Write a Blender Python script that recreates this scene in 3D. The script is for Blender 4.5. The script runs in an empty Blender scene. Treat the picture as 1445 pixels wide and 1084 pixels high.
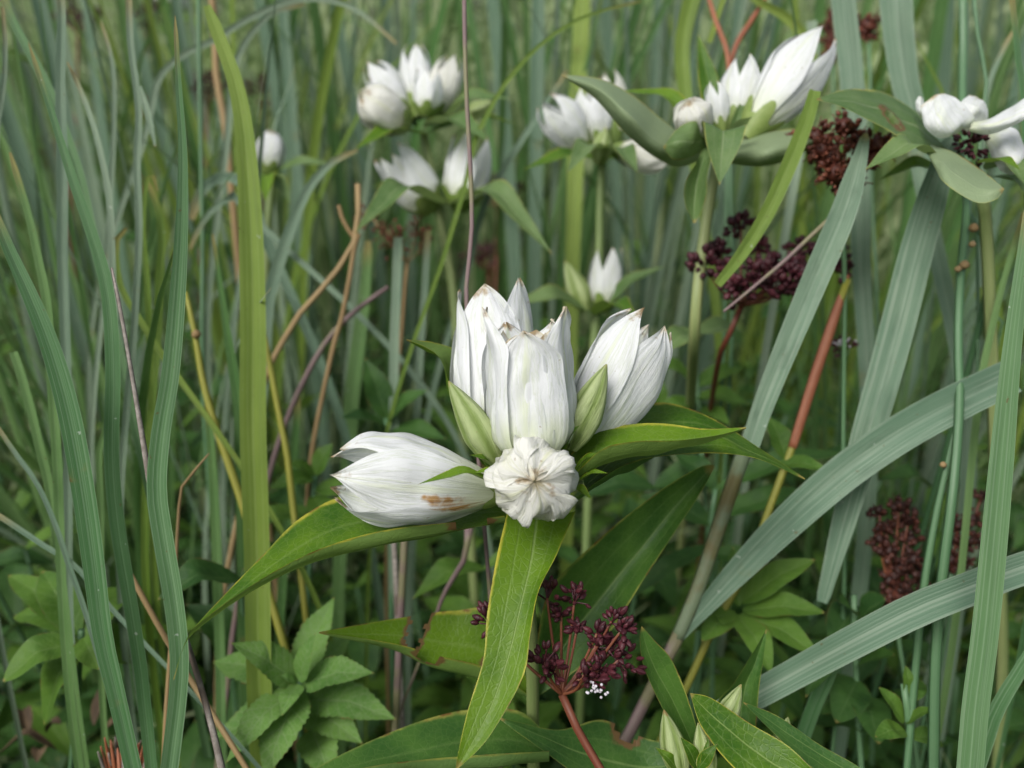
import bpy, math, random
import numpy as np

# ------------------------------------------------------------------ camera, world, light
S = bpy.context.scene
rng = np.random.default_rng(11)
random.seed(11)
R_ = math.radians
TILT, CAMH, FPX, W0, H0 = R_(24.0), 0.62, 1124.0, 1445.0, 1084.0
FOCUS = 0.252
cam = bpy.data.cameras.new('camera')
cam_o = bpy.data.objects.new('camera', cam)
S.collection.objects.link(cam_o)
S.camera = cam_o
cam.sensor_width = 36.0
cam.lens = 36.0 * FPX / W0
cam.clip_start, cam.clip_end = 0.005, 500
cam_o.location = (0, 0, CAMH)
cam_o.rotation_euler = (math.pi / 2 - TILT, 0, 0)
cam.dof.use_dof = True
cam.dof.focus_distance = FOCUS
cam.dof.aperture_fstop = 7.5

world = bpy.data.worlds.new('World'); S.world = world; world.use_nodes = True
wn, wl = world.node_tree.nodes, world.node_tree.links
SUN_EL, SUN_AZ = R_(50), R_(-145)
sky = wn.new('ShaderNodeTexSky'); sky.sky_type = 'NISHITA'; sky.sun_disc = False
sky.sun_elevation = SUN_EL; sky.sun_rotation = SUN_AZ
sky.air_density, sky.dust_density, sky.ozone_density = 1.0, 4.0, 1.0
hs = wn.new('ShaderNodeHueSaturation'); hs.inputs['Saturation'].default_value = 0.6
wl.new(sky.outputs[0], hs.inputs['Color'])
bg = wn['Background']; wl.new(hs.outputs[0], bg.inputs[0]); bg.inputs[1].default_value = 0.068

sun = bpy.data.lights.new('sun', 'SUN'); sun.energy = 1.5; sun.angle = R_(30); sun.color = (1, 0.985, 0.96)
sun_o = bpy.data.objects.new('sun', sun); S.collection.objects.link(sun_o)
# light travels from behind and left of the camera, high up
sd = np.array([math.sin(SUN_AZ) * math.cos(SUN_EL), math.cos(SUN_AZ) * math.cos(SUN_EL), math.sin(SUN_EL)])
from mathutils import Vector, Matrix
sun_o.rotation_euler = Vector(sd).to_track_quat('Z', 'Y').to_euler()
sun_o.location = (0, 0, 5)

S.view_settings.view_transform = 'Standard'; S.view_settings.look = 'None'
S.view_settings.gamma = 1.0; S.view_settings.exposure = 1.1
S.render.engine = 'CYCLES'
S.cycles.max_bounces = 8; S.cycles.diffuse_bounces = 4; S.cycles.transmission_bounces = 6
S.cycles.use_denoising = True

# ------------------------------------------------------------------ maths helpers
CAM = np.array([0, 0, CAMH])
FWD = np.array([0, math.cos(TILT), -math.sin(TILT)])
UPV = np.array([0, math.sin(TILT), math.cos(TILT)])
RGT = np.array([1.0, 0, 0])

def P(px, py, d):
    return CAM + d * (FWD + RGT * (px - W0 / 2) / FPX - UPV * (py - H0 / 2) / FPX)

def PL(pts, d=None):
    return np.array([P(p[0], p[1], p[2] if len(p) > 2 else d) for p in pts])

def mm(px, d=FOCUS):            # size in metres of a number of photo pixels at depth d
    return px * d / FPX

def unit(v):
    v = np.asarray(v, float)
    return v / np.maximum(np.linalg.norm(v, axis=-1, keepdims=True), 1e-12)

def spline(pts, n, vals=None):
    """Catmull-Rom through pts, resampled to n points of even length; vals are carried along."""
    pts = np.asarray(pts, float)
    k = len(pts)
    ext = np.vstack([2 * pts[0] - pts[1], pts, 2 * pts[-1] - pts[-2]])
    if vals is not None:
        vals = np.asarray(vals, float).reshape(k, -1)
    u = np.linspace(0, k - 1 - 1e-9, max(80, n * 3))
    i = u.astype(int); f = (u - i)[:, None]
    p0, p1, p2, p3 = ext[i], ext[i + 1], ext[i + 2], ext[i + 3]
    c = 0.5 * (2 * p1 + (p2 - p0) * f + (2 * p0 - 5 * p1 + 4 * p2 - p3) * f ** 2 + (3 * p1 - p0 - 3 * p2 + p3) * f ** 3)
    s = np.concatenate([[0], np.cumsum(np.linalg.norm(np.diff(c, axis=0), axis=1))])
    t = np.linspace(0, s[-1], n)
    out = np.stack([np.interp(t, s, c[:, q]) for q in range(3)], 1)
    if vals is None:
        return out
    ui = np.interp(t, s, u)
    w = np.stack([np.interp(ui, np.arange(k), vals[:, q]) for q in range(vals.shape[1])], 1)
    ker = max(1, n // 10)
    if ker > 1:                                     # soften the kinks of the linear interpolation
        pad = np.pad(w, ((ker, ker), (0, 0)), mode='edge')
        w2 = np.stack([np.convolve(pad[:, q], np.ones(2 * ker + 1) / (2 * ker + 1), 'valid') for q in range(w.shape[1])], 1)
        w2[0], w2[-1] = w[0], w[-1]
        w = w2
    return out, w

class Wob:                                           # smooth 1-D to 3-D noise made of sines
    def __init__(self, k=5, lo=1, hi=4):
        self.f = rng.uniform(lo, hi, (k, 2)) * rng.choice([-1, 1], (k, 2)); self.p = rng.uniform(0, 6.28, k); self.a = rng.uniform(.4, 1, k) / k
    def __call__(self, x, y=0):
        return sum(a * np.sin(f[0] * x * 6.28 + f[1] * y * 6.28 + p) for a, f, p in zip(self.a, self.f, self.p))

def uvgrid(n, m):
    v, u = np.meshgrid(np.linspace(0, 1, n), np.linspace(0, 1, m), indexing='ij')
    return np.stack([u, v], -1)

class Geo:
    """Collects grids and becomes ONE mesh."""
    def __init__(self):
        self.v, self.f, self.uv, self.r, self.s, self.n = [], [], [], [], [], 0
    def grid(self, V, rnd=None, stain=None, keep=None, uv=None):
        n, m = V.shape[:2]
        rnd = random.random() if rnd is None else rnd
        idx = np.arange(n * m).reshape(n, m) + self.n
        q = np.stack([idx[:-1, :-1], idx[:-1, 1:], idx[1:, 1:], idx[1:, :-1]], -1)
        if keep is not None:
            q = q[keep]
        self.f.append(q.reshape(-1, 4)); self.v.append(V.reshape(-1, 3))
        self.uv.append((uvgrid(n, m) if uv is None else uv).reshape(-1, 2))
        self.r.append(np.full(n * m, rnd)); self.s.append(np.zeros(n * m) if stain is None else np.asarray(stain).reshape(-1))
        self.n += n * m
        return self
    def mesh(self, name, base=(0, 0, 0)):
        v = np.concatenate(self.v) - np.asarray(base); f = np.concatenate(self.f); uv = np.concatenate(self.uv)
        me = bpy.data.meshes.new(name)
        me.vertices.add(len(v)); me.vertices.foreach_set('co', v.astype(np.float32).ravel())
        me.loops.add(f.size); me.loops.foreach_set('vertex_index', f.astype(np.int32).ravel())
        me.polygons.add(len(f)); me.polygons.foreach_set('loop_start', np.arange(0, f.size, 4, dtype=np.int32))
        me.polygons.foreach_set('use_smooth', np.ones(len(f), bool))
        l = me.uv_layers.new(name='UVMap'); l.data.foreach_set('uv', uv[f.ravel()].astype(np.float32).ravel())
        for nm, arr in (('rnd', self.r), ('stain', self.s)):
            a = me.attributes.new(nm, 'FLOAT', 'POINT'); a.data.foreach_set('value', np.concatenate(arr).astype(np.float32))
        me.update(calc_edges=True); me.validate()
        return me

def obj(name, geo, mat, parent=None, base=(0, 0, 0)):
    me = geo.mesh(name, base) if isinstance(geo, Geo) else geo
    if not me.materials: me.materials.append(mat)
    o = bpy.data.objects.new(name, me); S.collection.objects.link(o)
    if parent is not None: o.parent = parent
    return o

def tag(o, label=None, cat=None, group=None, kind=None):
    for k, x in (('label', label), ('category', cat), ('group', group), ('kind', kind)):
        if x: o[k] = x
    return o

def thing(name, label, cat, base, group=None):
    o = bpy.data.objects.new(name, None); S.collection.objects.link(o); o.location = base; o.empty_display_size = .01
    return tag(o, label, cat, group)

class Thing:
    """An Empty at the base; parts are added in world coordinates."""
    def __init__(self, name, label, cat, base, group=None):
        self.base = np.asarray(base, float); self.o = thing(name, label, cat, base, group)
    def part(self, name, geo, mat, parent=None):
        return obj(name, geo, mat, parent or self.o, self.base)

def frames(c, hint=None, roll=None):
    T = unit(np.gradient(c, axis=0))
    N = (CAM - c) if hint is None else np.broadcast_to(np.asarray(hint, float), c.shape)
    N = unit(N - T * np.sum(N * T, 1, keepdims=True)); Sd = np.cross(T, N)
    if roll is not None:
        a = np.radians(roll)[:, None]
        Sd, N = Sd * np.cos(a) + N * np.sin(a), N * np.cos(a) - Sd * np.sin(a)
    return T, N, Sd

def ribbon(pts, widths, roll=0, fold=18, n=40, m=7, hint=None, wave=0.0, curl=0.0):
    """A blade along pts (base first); widths full width in metres at each point."""
    k = len(pts)
    roll = np.full(k, roll, float) if np.isscalar(roll) else np.asarray(roll, float)
    c, w = spline(pts, n, np.stack([np.asarray(widths, float), roll], 1))
    T, N, Sd = frames(c, hint, w[:, 1])
    s = np.linspace(-1, 1, m)[None, :, None]
    hw = (w[:, 0] / 2)[:, None, None]
    fa = R_(fold)
    wv = 0
    if wave:
        wb = Wob(4, 1, 4); t = np.linspace(0, 1, n)[:, None]
        wv = (wb(t, s[:, :, 0] * .12) * wave)[..., None] * hw * np.abs(s)
    lift = np.abs(s) if fold >= 0 else np.abs(s)
    V = c[:, None] + Sd[:, None] * s * hw * math.cos(fa) + N[:, None] * (hw * (lift * math.sin(fa) + curl * s ** 2) + wv)
    return V

def lance(n, peak=.4, p=.8, q=1.0, base=.12):
    t = np.linspace(0, 1, n)
    a = np.where(t < peak, base + (1 - base) * np.sin(np.clip(t / peak, 0, 1) * math.pi / 2) ** p, np.cos(np.clip((t - peak) / (1 - peak), 0, 1) * math.pi / 2) ** q)
    return a

def leaf(base, tip, width, n=18, m=7, hint=(0, 0, 1), droop=.12, fold=16, peak=.42, serr=0, roll=0, wave=.12, q=1.1):
    """A leaf blade from base to tip bending down by droop."""
    b, t = np.asarray(base, float), np.asarray(tip, float)
    L = np.linalg.norm(t - b)
    h = unit(hint)
    mid = (b + t) / 2 + h * L * droop
    c = spline(np.array([b, (b * .55 + mid * .9) / 1.45, mid, (t * .55 + mid * .9) / 1.45, t]), n)
    w = lance(n, peak, .8, q) * width
    T, N, Sd = frames(c, hint, np.full(n, roll, float))
    s = np.linspace(-1, 1, m)[None, :, None]
    hw = (w / 2)[:, None]
    if serr:
        saw = (np.linspace(0, 1, n) * serr) % 1.0
        edge = np.abs(s[0, :, 0]) > .99
        hw = hw * (1 + np.where(edge[None], .16 * (saw[:, None] - .5), 0))
    hw = hw[..., None]
    wb = Wob(4, .6, 2.2); tt = np.linspace(0, 1, n)[:, None]
    V = c[:, None] + Sd[:, None] * s * hw * math.cos(R_(fold)) + N[:, None] * (hw * np.abs(s) * math.sin(R_(fold)) + (wb(tt, s[:, :, 0] * .2) * wave)[..., None] * hw)
    return V

def rails(A, M, B, d=None, n=56, m=13, crisp=.5, wave=.04):
    """A leaf spanned by near margin A, midrib M, far margin B (base first), each a list of (px, py, depth)."""
    a, c, b = (spline(PL(x, d), n) for x in (A, M, B))
    s = np.linspace(0, 1, m)[None, :, None]
    a, b, c = a[:, None], b[:, None], c[:, None]
    quad = a * (2 * (s - .5) * (s - 1)) + c * (4 * s * (1 - s)) + b * (2 * s * (s - .5))
    lin = np.where(s < .5, a + (c - a) * 2 * s, c + (b - c) * (2 * s - 1))
    V = lin * crisp + quad * (1 - crisp)
    wd = np.linalg.norm(b - a, axis=-1, keepdims=True)
    N = unit(np.cross(np.gradient(V, axis=1), np.gradient(V, axis=0)))
    wb = Wob(6, .5, 3); t = np.linspace(0, 1, n)[:, None]
    return V + N * (wb(t * 1.5, s[:, :, 0] * .6) * wave)[..., None] * wd * (4 * s * (1 - s) + .3)

def tube(pts, radii, n=24, m=9, cap=True):
    radii = np.full(len(pts), radii, float) if np.isscalar(radii) else np.asarray(radii, float)
    c, r = spline(pts, n, radii[:, None])
    hint = np.array([.31, -.93, .2])
    T, N, Sd = frames(c, hint)
    r = r[:, 0]
    if cap:
        c = np.vstack([c[:1], c, c[-1:]]); N = np.vstack([N[:1], N, N[-1:]]); Sd = np.vstack([Sd[:1], Sd, Sd[-1:]]); r = np.concatenate([[1e-5], r, [1e-5]])
    a = np.linspace(0, 2 * math.pi, m)[None, :, None]
    return c[:, None] + (Sd[:, None] * np.cos(a) - N[:, None] * np.sin(a)) * r[:, None, None] * -1

_a = np.linspace(0, 2 * math.pi, 7); _t = np.array([0.02, .16, .42, .7, .92, 1.0]); _r = np.array([.05, .62, 1, .86, .45, .04])
SEED = np.stack([np.outer(_r, np.cos(_a)), np.outer(_r, np.sin(_a)), np.outer(_t, np.ones(7))], -1)

def seed(p, ax, L, R):
    z = unit(ax); x = unit(np.cross(z, [.3, .5, .81])); y = np.cross(z, x)
    return np.asarray(p) + SEED[..., :1] * R * x + SEED[..., 1:2] * R * y + SEED[..., 2:] * L * z

def root_ext(W, keep=.22):
    """Carries a stem or blade (lowest point first) on along its own direction and down into the soil."""
    W = np.asarray(W, float); p = W[0]
    dv = unit(W[0] - W[1]); dv[2] = min(dv[2], -.45); dv = unit(dv)
    z = p[2] + .006; hor = dv[:2] * z / -dv[2]
    k = min(1.0, .09 / max(np.linalg.norm(hor), 1e-6))
    h1 = hor * (keep + (1 - keep) * k * .4)
    g = np.array([p[0] + hor[0] * keep + hor[0] * k * .6, p[1] + hor[1] * keep + hor[1] * k * .6, -.006])
    m1 = p + dv * (keep * z / -dv[2])
    m2 = np.array([(m1[0] * .45 + g[0] * .55), (m1[1] * .45 + g[1] * .55), (m1[2] * .5 + g[2] * .5)])
    return np.vstack([g, m2, m1, W])

def ground(p, dx=0.0, dy=0.03):
    return np.array([p[0] + dx, p[1] + dy, -0.005])

# ------------------------------------------------------------------ materials
class Mat:
    def __init__(self, name):
        self.m = bpy.data.materials.new(name); self.m.use_nodes = True
        self.t = self.m.node_tree; self.t.nodes.clear()
    def n(self, typ, **kw):
        x = self.t.nodes.new(typ)
        for k, v in kw.items():
            if k.startswith('i_'):
                x.inputs[k[2:].replace('_', ' ')].default_value = v
            else: setattr(x, k, v)
        return x
    def lk(self, a, b): self.t.links.new(a, b)
    def set(self, sock, v):
        if hasattr(v, 'is_output') or isinstance(v, bpy.types.NodeSocket): self.lk(v, sock)
        else: sock.default_value = v
    def math(self, op, a, b=0.0, c=None):
        x = self.n('ShaderNodeMath', operation=op)
        self.set(x.inputs[0], a); self.set(x.inputs[1], b)
        if c is not None: self.set(x.inputs[2], c)
        return x.outputs[0]
    def step(self, v, lo, hi):
        x = self.n('ShaderNodeMapRange', interpolation_type='SMOOTHSTEP')
        self.set(x.inputs[0], v); x.inputs[1].default_value = lo; x.inputs[2].default_value = hi
        return x.outputs[0]
    def mix(self, f, a, b, mode='MIX'):
        x = self.n('ShaderNodeMix', data_type='RGBA', blend_type=mode)
        self.set(x.inputs[0], f)
        for s, v in ((x.inputs[6], a), (x.inputs[7], b)):
            self.set(s, v if isinstance(v, bpy.types.NodeSocket) else (*v, 1) if len(v) == 3 else v)
        return x.outputs[2]
    def uv(self):
        x = self.n('ShaderNodeUVMap', uv_map='UVMap'); s = self.n('ShaderNodeSeparateXYZ'); self.lk(x.outputs[0], s.inputs[0])
        return s.outputs[0], s.outputs[1]
    def attr(self, nm):
        return self.n('ShaderNodeAttribute', attribute_name=nm).outputs['Fac']
    def vec(self, x, y, z=0.0):
        c = self.n('ShaderNodeCombineXYZ')
        for s, v in zip(c.inputs, (x, y, z)): self.set(s, v)
        return c.outputs[0]
    def noise(self, vec, scale, detail=3, rough=.55):
        x = self.n('ShaderNodeTexNoise'); x.inputs['Scale'].default_value = scale; x.inputs['Detail'].default_value = detail; x.inputs['Roughness'].default_value = rough
        if vec is not None: self.lk(vec, x.inputs['Vector'])
        return x.outputs['Fac']
    def finish(self, col, rough=.45, transl=.25, tcol=None, height=None, bump=.3, dist=.0004, spec=.4, coat=0.0):
        p = self.n('ShaderNodeBsdfPrincipled'); self.set(p.inputs['Base Color'], col); self.set(p.inputs['Roughness'], rough)
        p.inputs['Specular IOR Level'].default_value = spec; p.inputs['Coat Weight'].default_value = coat
        if height is not None:
            b = self.n('ShaderNodeBump'); b.inputs['Strength'].default_value = bump; b.inputs['Distance'].default_value = dist
            self.lk(height, b.inputs['Height']); self.lk(b.outputs[0], p.inputs['Normal'])
        o = self.n('ShaderNodeOutputMaterial'); out = p.outputs[0]
        if transl:
            t = self.n('ShaderNodeBsdfTranslucent'); self.set(t.inputs[0], tcol if tcol is not None else col)
            x = self.n('ShaderNodeMixShader'); x.inputs[0].default_value = transl
            self.lk(p.outputs[0], x.inputs[1]); self.lk(t.outputs[0], x.inputs[2]); out = x.outputs[0]
        self.lk(out, o.inputs[0])
        return self.m

def leaf_mat(name, dark, light, vein, margin, under, rough=.38, transl=.28, nerves=2.0, net=1.0, side=0.0):
    M = Mat(name); u, v = M.uv(); r = M.attr('rnd'); st = M.attr('stain')
    e = M.math('ABSOLUTE', M.math('MULTIPLY', M.math('SUBTRACT', u, .5), 2))
    obj_c = M.n('ShaderNodeTexCoord').outputs['Object']
    big = M.noise(obj_c, 70, 4); fine = M.noise(obj_c, 900, 3)
    col = M.mix(M.step(M.math('ADD', M.math('MULTIPLY', big, .8), M.math('MULTIPLY', r, .25)), .3, .72), dark, light)
    col = M.mix(M.math('MULTIPLY', M.step(fine, .35, .75), .25), col, light)
    mid = M.math('SUBTRACT', 1.0, M.step(e, .012, .06))
    # lengthwise nerves either side of the midrib
    ph = M.math('ADD', M.math('MULTIPLY', e, nerves), M.math('MULTIPLY', M.math('SUBTRACT', M.noise(M.vec(u, v), 3), .5), .12))
    ner = M.math('POWER', M.math('ABSOLUTE', M.math('COSINE', M.math('MULTIPLY', ph, math.pi))), 60)
    # oblique side veins
    sv = M.math('POWER', M.math('ABSOLUTE', M.math('COSINE', M.math('MULTIPLY', M.math('SUBTRACT', M.math('MULTIPLY', v, 8.0), M.math('MULTIPLY', e, 1.4)), math.pi))), 24)
    vo = M.n('ShaderNodeTexVoronoi', feature='DISTANCE_TO_EDGE'); vo.inputs['Scale'].default_value = 420; M.lk(obj_c, vo.inputs['Vector'])
    nt = M.math('SUBTRACT', 1.0, M.step(vo.outputs['Distance'], .0, .12))
    vm = M.math('MAXIMUM', mid, M.math('MAXIMUM', M.math('MULTIPLY', ner, .35 if nerves else 0), M.math('MULTIPLY', sv, side)))
    col = M.mix(M.math('MULTIPLY', vm, .75), col, vein)
    col = M.mix(M.math('MULTIPLY', nt, .16 * net), col, vein)
    back = M.n('ShaderNodeNewGeometry').outputs['Backfacing']
    col = M.mix(M.math('MULTIPLY', back, .8), col, under)
    wob = M.math('ADD', e, M.math('MULTIPLY', M.math('SUBTRACT', M.noise(obj_c, 240), .5), .10))
    col = M.mix(M.math('MULTIPLY', M.step(M.math('ADD', wob, M.math('MULTIPLY', M.math('SUBTRACT', M.noise(obj_c, 38), .5), .12)), .92, .99), M.math('ADD', .25, M.math('MULTIPLY', M.step(M.noise(obj_c, 90), .35, .6), .7))), col, margin)
    spot = M.math('MULTIPLY', M.step(M.noise(obj_c, 330, 5, .7), .70, .78), .6)
    col = M.mix(spot, col, (.20, .13, .035))
    rust = M.math('MULTIPLY', M.step(M.noise(obj_c, 130, 3), .52, .62), M.step(wob, .95, 1.0))
    col = M.mix(rust, col, (.17, .07, .025))
    col = M.mix(M.step(M.math('MULTIPLY', st, M.math('ADD', M.noise(obj_c, 500), .5)), .3, .6), col, (.15, .085, .035))
    tipm = M.step(M.math('ADD', v, M.math('MULTIPLY', M.math('SUBTRACT', fine, .5), .03)), .955, .985)
    col = M.mix(M.math('MULTIPLY', tipm, .7), col, (.28, .20, .06))
    h = M.math('ADD', M.math('MULTIPLY', vm, -1.0), M.math('ADD', M.math('MULTIPLY', nt, -.25), M.math('MULTIPLY', big, 1.2)))
    rg = M.math('ADD', rough - .1, M.math('MULTIPLY', fine, .25))
    tc = M.mix(.5, col, (.20, .32, .02))
    return M.finish(col, rg, transl, tc, h, .4, .0006, spec=.3)

def blade_mat(name, a, b, stripe, rough=.5, transl=.3, tip=(.30, .22, .08)):
    """Grass: colour from a to b by the blade's own number, fine lengthwise ribs, pale margins, dry tip."""
    M = Mat(name); u, v = M.uv(); r = M.attr('rnd')
    e = M.math('ABSOLUTE', M.math('MULTIPLY', M.math('SUBTRACT', u, .5), 2))
    obj_c = M.n('ShaderNodeTexCoord').outputs['Object']
    fib = M.noise(M.vec(M.math('MULTIPLY', u, 16), M.math('MULTIPLY', v, 2.2), M.math('MULTIPLY', r, 37)), 1.0, 4, .7)
    rib = M.math('POWER', M.math('ABSOLUTE', M.math('SINE', M.math('ADD', M.math('MULTIPLY', u, 52), M.math('MULTIPLY', fib, 5.0)))), 3)
    blot = M.noise(obj_c, 55, 4)
    col = M.mix(M.step(M.math('ADD', M.math('MULTIPLY', r, .75), M.math('MULTIPLY', blot, .4)), .15, .95), a, b)
    col = M.mix(M.math('MULTIPLY', M.step(fib, .44, .70), .62), col, stripe)
    dk = M.mix(.6, col, (.01, .03, .015))
    col = M.mix(M.math('MULTIPLY', rib, .22), col, dk)
    col = M.mix(M.math('MULTIPLY', M.math('SUBTRACT', 1.0, M.step(e, .02, .10)), .25), col, stripe)
    col = M.mix(M.math('MULTIPLY', M.step(e, .90, .97), .3), col, stripe)
    lng = M.noise(M.vec(M.math('MULTIPLY', u, 2.5), M.math('MULTIPLY', v, 9), M.math('MULTIPLY', r, 11)), 1.0, 3)
    col = M.mix(M.math('MULTIPLY', M.step(lng, .5, .75), .45), col, dk)
    sct = M.math('MULTIPLY', M.step(M.noise(M.vec(M.math('MULTIPLY', u, 5), M.math('MULTIPLY', v, 70), M.math('MULTIPLY', r, 5)), 1.0, 4, .7), .66, .74), .5)
    col = M.mix(sct, col, stripe)
    bs = M.math('MULTIPLY', M.step(M.noise(obj_c, 420, 2), .72, .75), .7)
    col = M.mix(bs, col, (.11, .075, .03))
    sp = M.math('MULTIPLY', M.step(M.noise(obj_c, 260, 2), .735, .76), .55)
    col = M.mix(sp, col, (.42, .46, .40))
    br = M.math('MULTIPLY', M.step(M.noise(obj_c, 34, 4, .65), .64, .74), .45)
    col = M.mix(br, col, (.20, .16, .05))
    tm = M.step(M.math('ADD', v, M.math('MULTIPLY', M.math('SUBTRACT', fib, .5), .05)), .965, 1.0)
    col = M.mix(M.math('MULTIPLY', tm, .75), col, tip)
    h = M.math('ADD', M.math('MULTIPLY', rib, -.6), fib)
    return M.finish(col, rough, transl, M.mix(.35, col, (.16, .28, .03)), h, .4, .0003, spec=.22)

def petal_mat(name, white, vein, green, g_amt=.5, transl=.3, wrink=1.0, stripes=0.0):
    M = Mat(name); u, v = M.uv(); r = M.attr('rnd'); st = M.attr('stain')
    obj_c = M.n('ShaderNodeTexCoord').outputs['Object']
    e = M.math('ABSOLUTE', M.math('MULTIPLY', M.math('SUBTRACT', u, .5), 2))
    f1 = M.noise(M.vec(M.math('MULTIPLY', u, 9), M.math('MULTIPLY', v, 1.6), M.math('MULTIPLY', r, 51)), 1.0, 5, .62)
    f2 = M.noise(M.vec(M.math('MULTIPLY', u, 42), M.math('MULTIPLY', v, 5), M.math('MULTIPLY', r, 23)), 1.0, 3)
    cr = M.noise(obj_c, 380, 3)
    thin = M.math('SUBTRACT', 1.0, M.step(M.math('ABSOLUTE', M.math('SUBTRACT', f1, .5)), .0, .035))
    col = M.mix(M.math('MULTIPLY', thin, .5), white, vein)
    col = M.mix(M.math('MULTIPLY', M.step(f2, .5, .75), .10), col, vein)
    lo = M.math('SUBTRACT', 1.0, M.step(M.math('ADD', v, M.math('MULTIPLY', M.math('SUBTRACT', f1, .5), .5)), .05, .42))
    ctr = M.math('MULTIPLY', M.math('SUBTRACT', 1.0, M.step(e, .05, .38)), M.step(f1, .47, .62))
    gm = M.math('MULTIPLY', M.math('MAXIMUM', lo, M.math('MULTIPLY', ctr, .8)), g_amt)
    col = M.mix(gm, col, green)
    if stripes:
        sw = M.math('POWER', M.math('ABSOLUTE', M.math('COSINE', M.math('ADD', M.math('MULTIPLY', u, math.pi * 3), M.math('MULTIPLY', f1, 1.6)))), 3)
        col = M.mix(M.math('MULTIPLY', sw, stripes), col, (.17, .25, .05))
    tipm = M.step(M.math('ADD', v, M.math('MULTIPLY', M.math('SUBTRACT', cr, .5), .12)), .93, 1.02)
    col = M.mix(M.math('MULTIPLY', tipm, .6), col, (.52, .40, .14))
    fr = M.math('MULTIPLY', M.step(M.math('ADD', v, M.math('MULTIPLY', M.math('SUBTRACT', M.noise(obj_c, 210), .5), .7)), .95, 1.08), .8)
    col = M.mix(fr, col, (.30, .19, .07))
    dots = M.math('MULTIPLY', M.step(M.noise(obj_c, 520, 1), .76, .79), .5)
    col = M.mix(dots, col, (.30, .22, .10))
    sm = M.step(M.math('MULTIPLY', st, M.math('ADD', f1, M.math('MULTIPLY', cr, .6))), .33, .55)
    col = M.mix(sm, col, M.mix(M.step(f2, .3, .7), (.34, .17, .055), (.60, .38, .17)))
    h = M.math('ADD', M.math('MULTIPLY', f1, 2.6), M.math('ADD', M.math('MULTIPLY', f2, .35), M.math('MULTIPLY', cr, .5)))
    return M.finish(col, .5, transl, col, h, .36 * wrink, .0010, spec=.3)

def plain_mat(name, a, b, rough=.6, scale=300, transl=0.0, stretch=None, bump=.4, dist=.0004, c=None):
    M = Mat(name); u, v = M.uv(); r = M.attr('rnd'); obj_c = M.n('ShaderNodeTexCoord').outputs['Object']
    vec = obj_c if stretch is None else M.vec(M.math('MULTIPLY', u, stretch[0]), M.math('MULTIPLY', v, stretch[1]), r)
    f = M.noise(vec, scale if stretch is None else 1.0, 4, .65)
    col = M.mix(M.step(M.math('ADD', M.math('MULTIPLY', f, .8), M.math('MULTIPLY', r, .3)), .35, .85), a, b)
    if c is not None:
        col = M.mix(M.step(M.noise(obj_c, 45, 3), .45, .62), col, c)
    return M.finish(col, rough, transl, col, f, bump, dist, spec=.35)

M_GENT = leaf_mat('gentian_leaf', (.030, .095, .005), (.105, .200, .008), (.20, .29, .08), (.46, .42, .05), (.155, .24, .065), .44, .28, 2.0)
M_GENT_DK = leaf_mat('gentian_old_leaf', (.030, .092, .018), (.074, .165, .028), (.15, .24, .07), (.32, .33, .07), (.13, .22, .065), .44, .27, 2.0)
M_SAGE = leaf_mat('pale_gentian_leaf', (.062, .130, .032), (.130, .205, .070), (.22, .28, .14), (.34, .34, .08), (.26, .33, .19), .5, .27, 2.0)
M_MINT = leaf_mat('herb_leaf', (.075, .185, .032), (.140, .270, .055), (.20, .30, .12), (.12, .20, .05), (.15, .23, .09), .65, .3, 0, 3.0, .5)
M_HERB = leaf_mat('oval_herb_leaf', (.042, .112, .012), (.092, .185, .022), (.14, .23, .06), (.11, .18, .05), (.12, .20, .07), .55, .3, 0, 1.2, .35)
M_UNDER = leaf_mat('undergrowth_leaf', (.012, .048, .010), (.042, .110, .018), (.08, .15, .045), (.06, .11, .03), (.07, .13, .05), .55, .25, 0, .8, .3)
M_GLAU = blade_mat('glaucous_blade', (.105, .185, .118), (.225, .300, .205), (.31, .38, .29), .55, .22)
M_BLUE = blade_mat('blue_green_blade', (.052, .145, .046), (.112, .215, .090), (.23, .33, .20), .5, .25)
M_GRASS = blade_mat('green_blade', (.060, .160, .036), (.155, .270, .090), (.22, .33, .15), .55, .32)
M_YELL = blade_mat('yellow_green_blade', (.120, .215, .026), (.240, .330, .060), (.30, .39, .12), .5, .38)
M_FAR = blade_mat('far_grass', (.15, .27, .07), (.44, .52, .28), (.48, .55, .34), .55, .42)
M_STEM = plain_mat('gentian_stem', (.13, .19, .06), (.24, .27, .11), .5, stretch=(6, 8), transl=0)
M_GSTEM = plain_mat('green_culm', (.055, .13, .055), (.11, .20, .10), .45, stretch=(8, 3))
M_PSTEM = plain_mat('purple_stem', (.12, .075, .075), (.22, .165, .155), .55, stretch=(8, 6), c=(.16, .15, .08))
M_RUST = plain_mat('rusty_stem', (.20, .060, .025), (.33, .13, .07), .55, stretch=(8, 5))
M_DEAD = plain_mat('dead_stem', (.14, .12, .10), (.33, .30, .27), .8, scale=420, c=(.10, .075, .06))
M_TAN = plain_mat('dry_stem', (.20, .13, .055), (.33, .24, .12), .7, stretch=(6, 8))
M_YSTEM = plain_mat('yellow_stem', (.19, .20, .025), (.28, .26, .06), .45, stretch=(8, 4))
M_DARKCAP = plain_mat('dark_capsules', (.022, .007, .005), (.085, .024, .014), .55, scale=700, bump=.6)
M_OLIVE = plain_mat('olive_sheath', (.11, .095, .035), (.17, .17, .075), .5, stretch=(8, 4), c=(.13, .17, .10))
M_SEED = plain_mat('wine_red_seeds', (.028, .005, .009), (.085, .017, .024), .5, scale=900, bump=.6)
M_SEEDST = plain_mat('red_brown_ray', (.105, .028, .016), (.19, .065, .03), .5, stretch=(6, 10))
M_BROWN = plain_mat('rust_brown_capsules', (.060, .014, .008), (.165, .050, .026), .5, scale=700, bump=.6)
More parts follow.
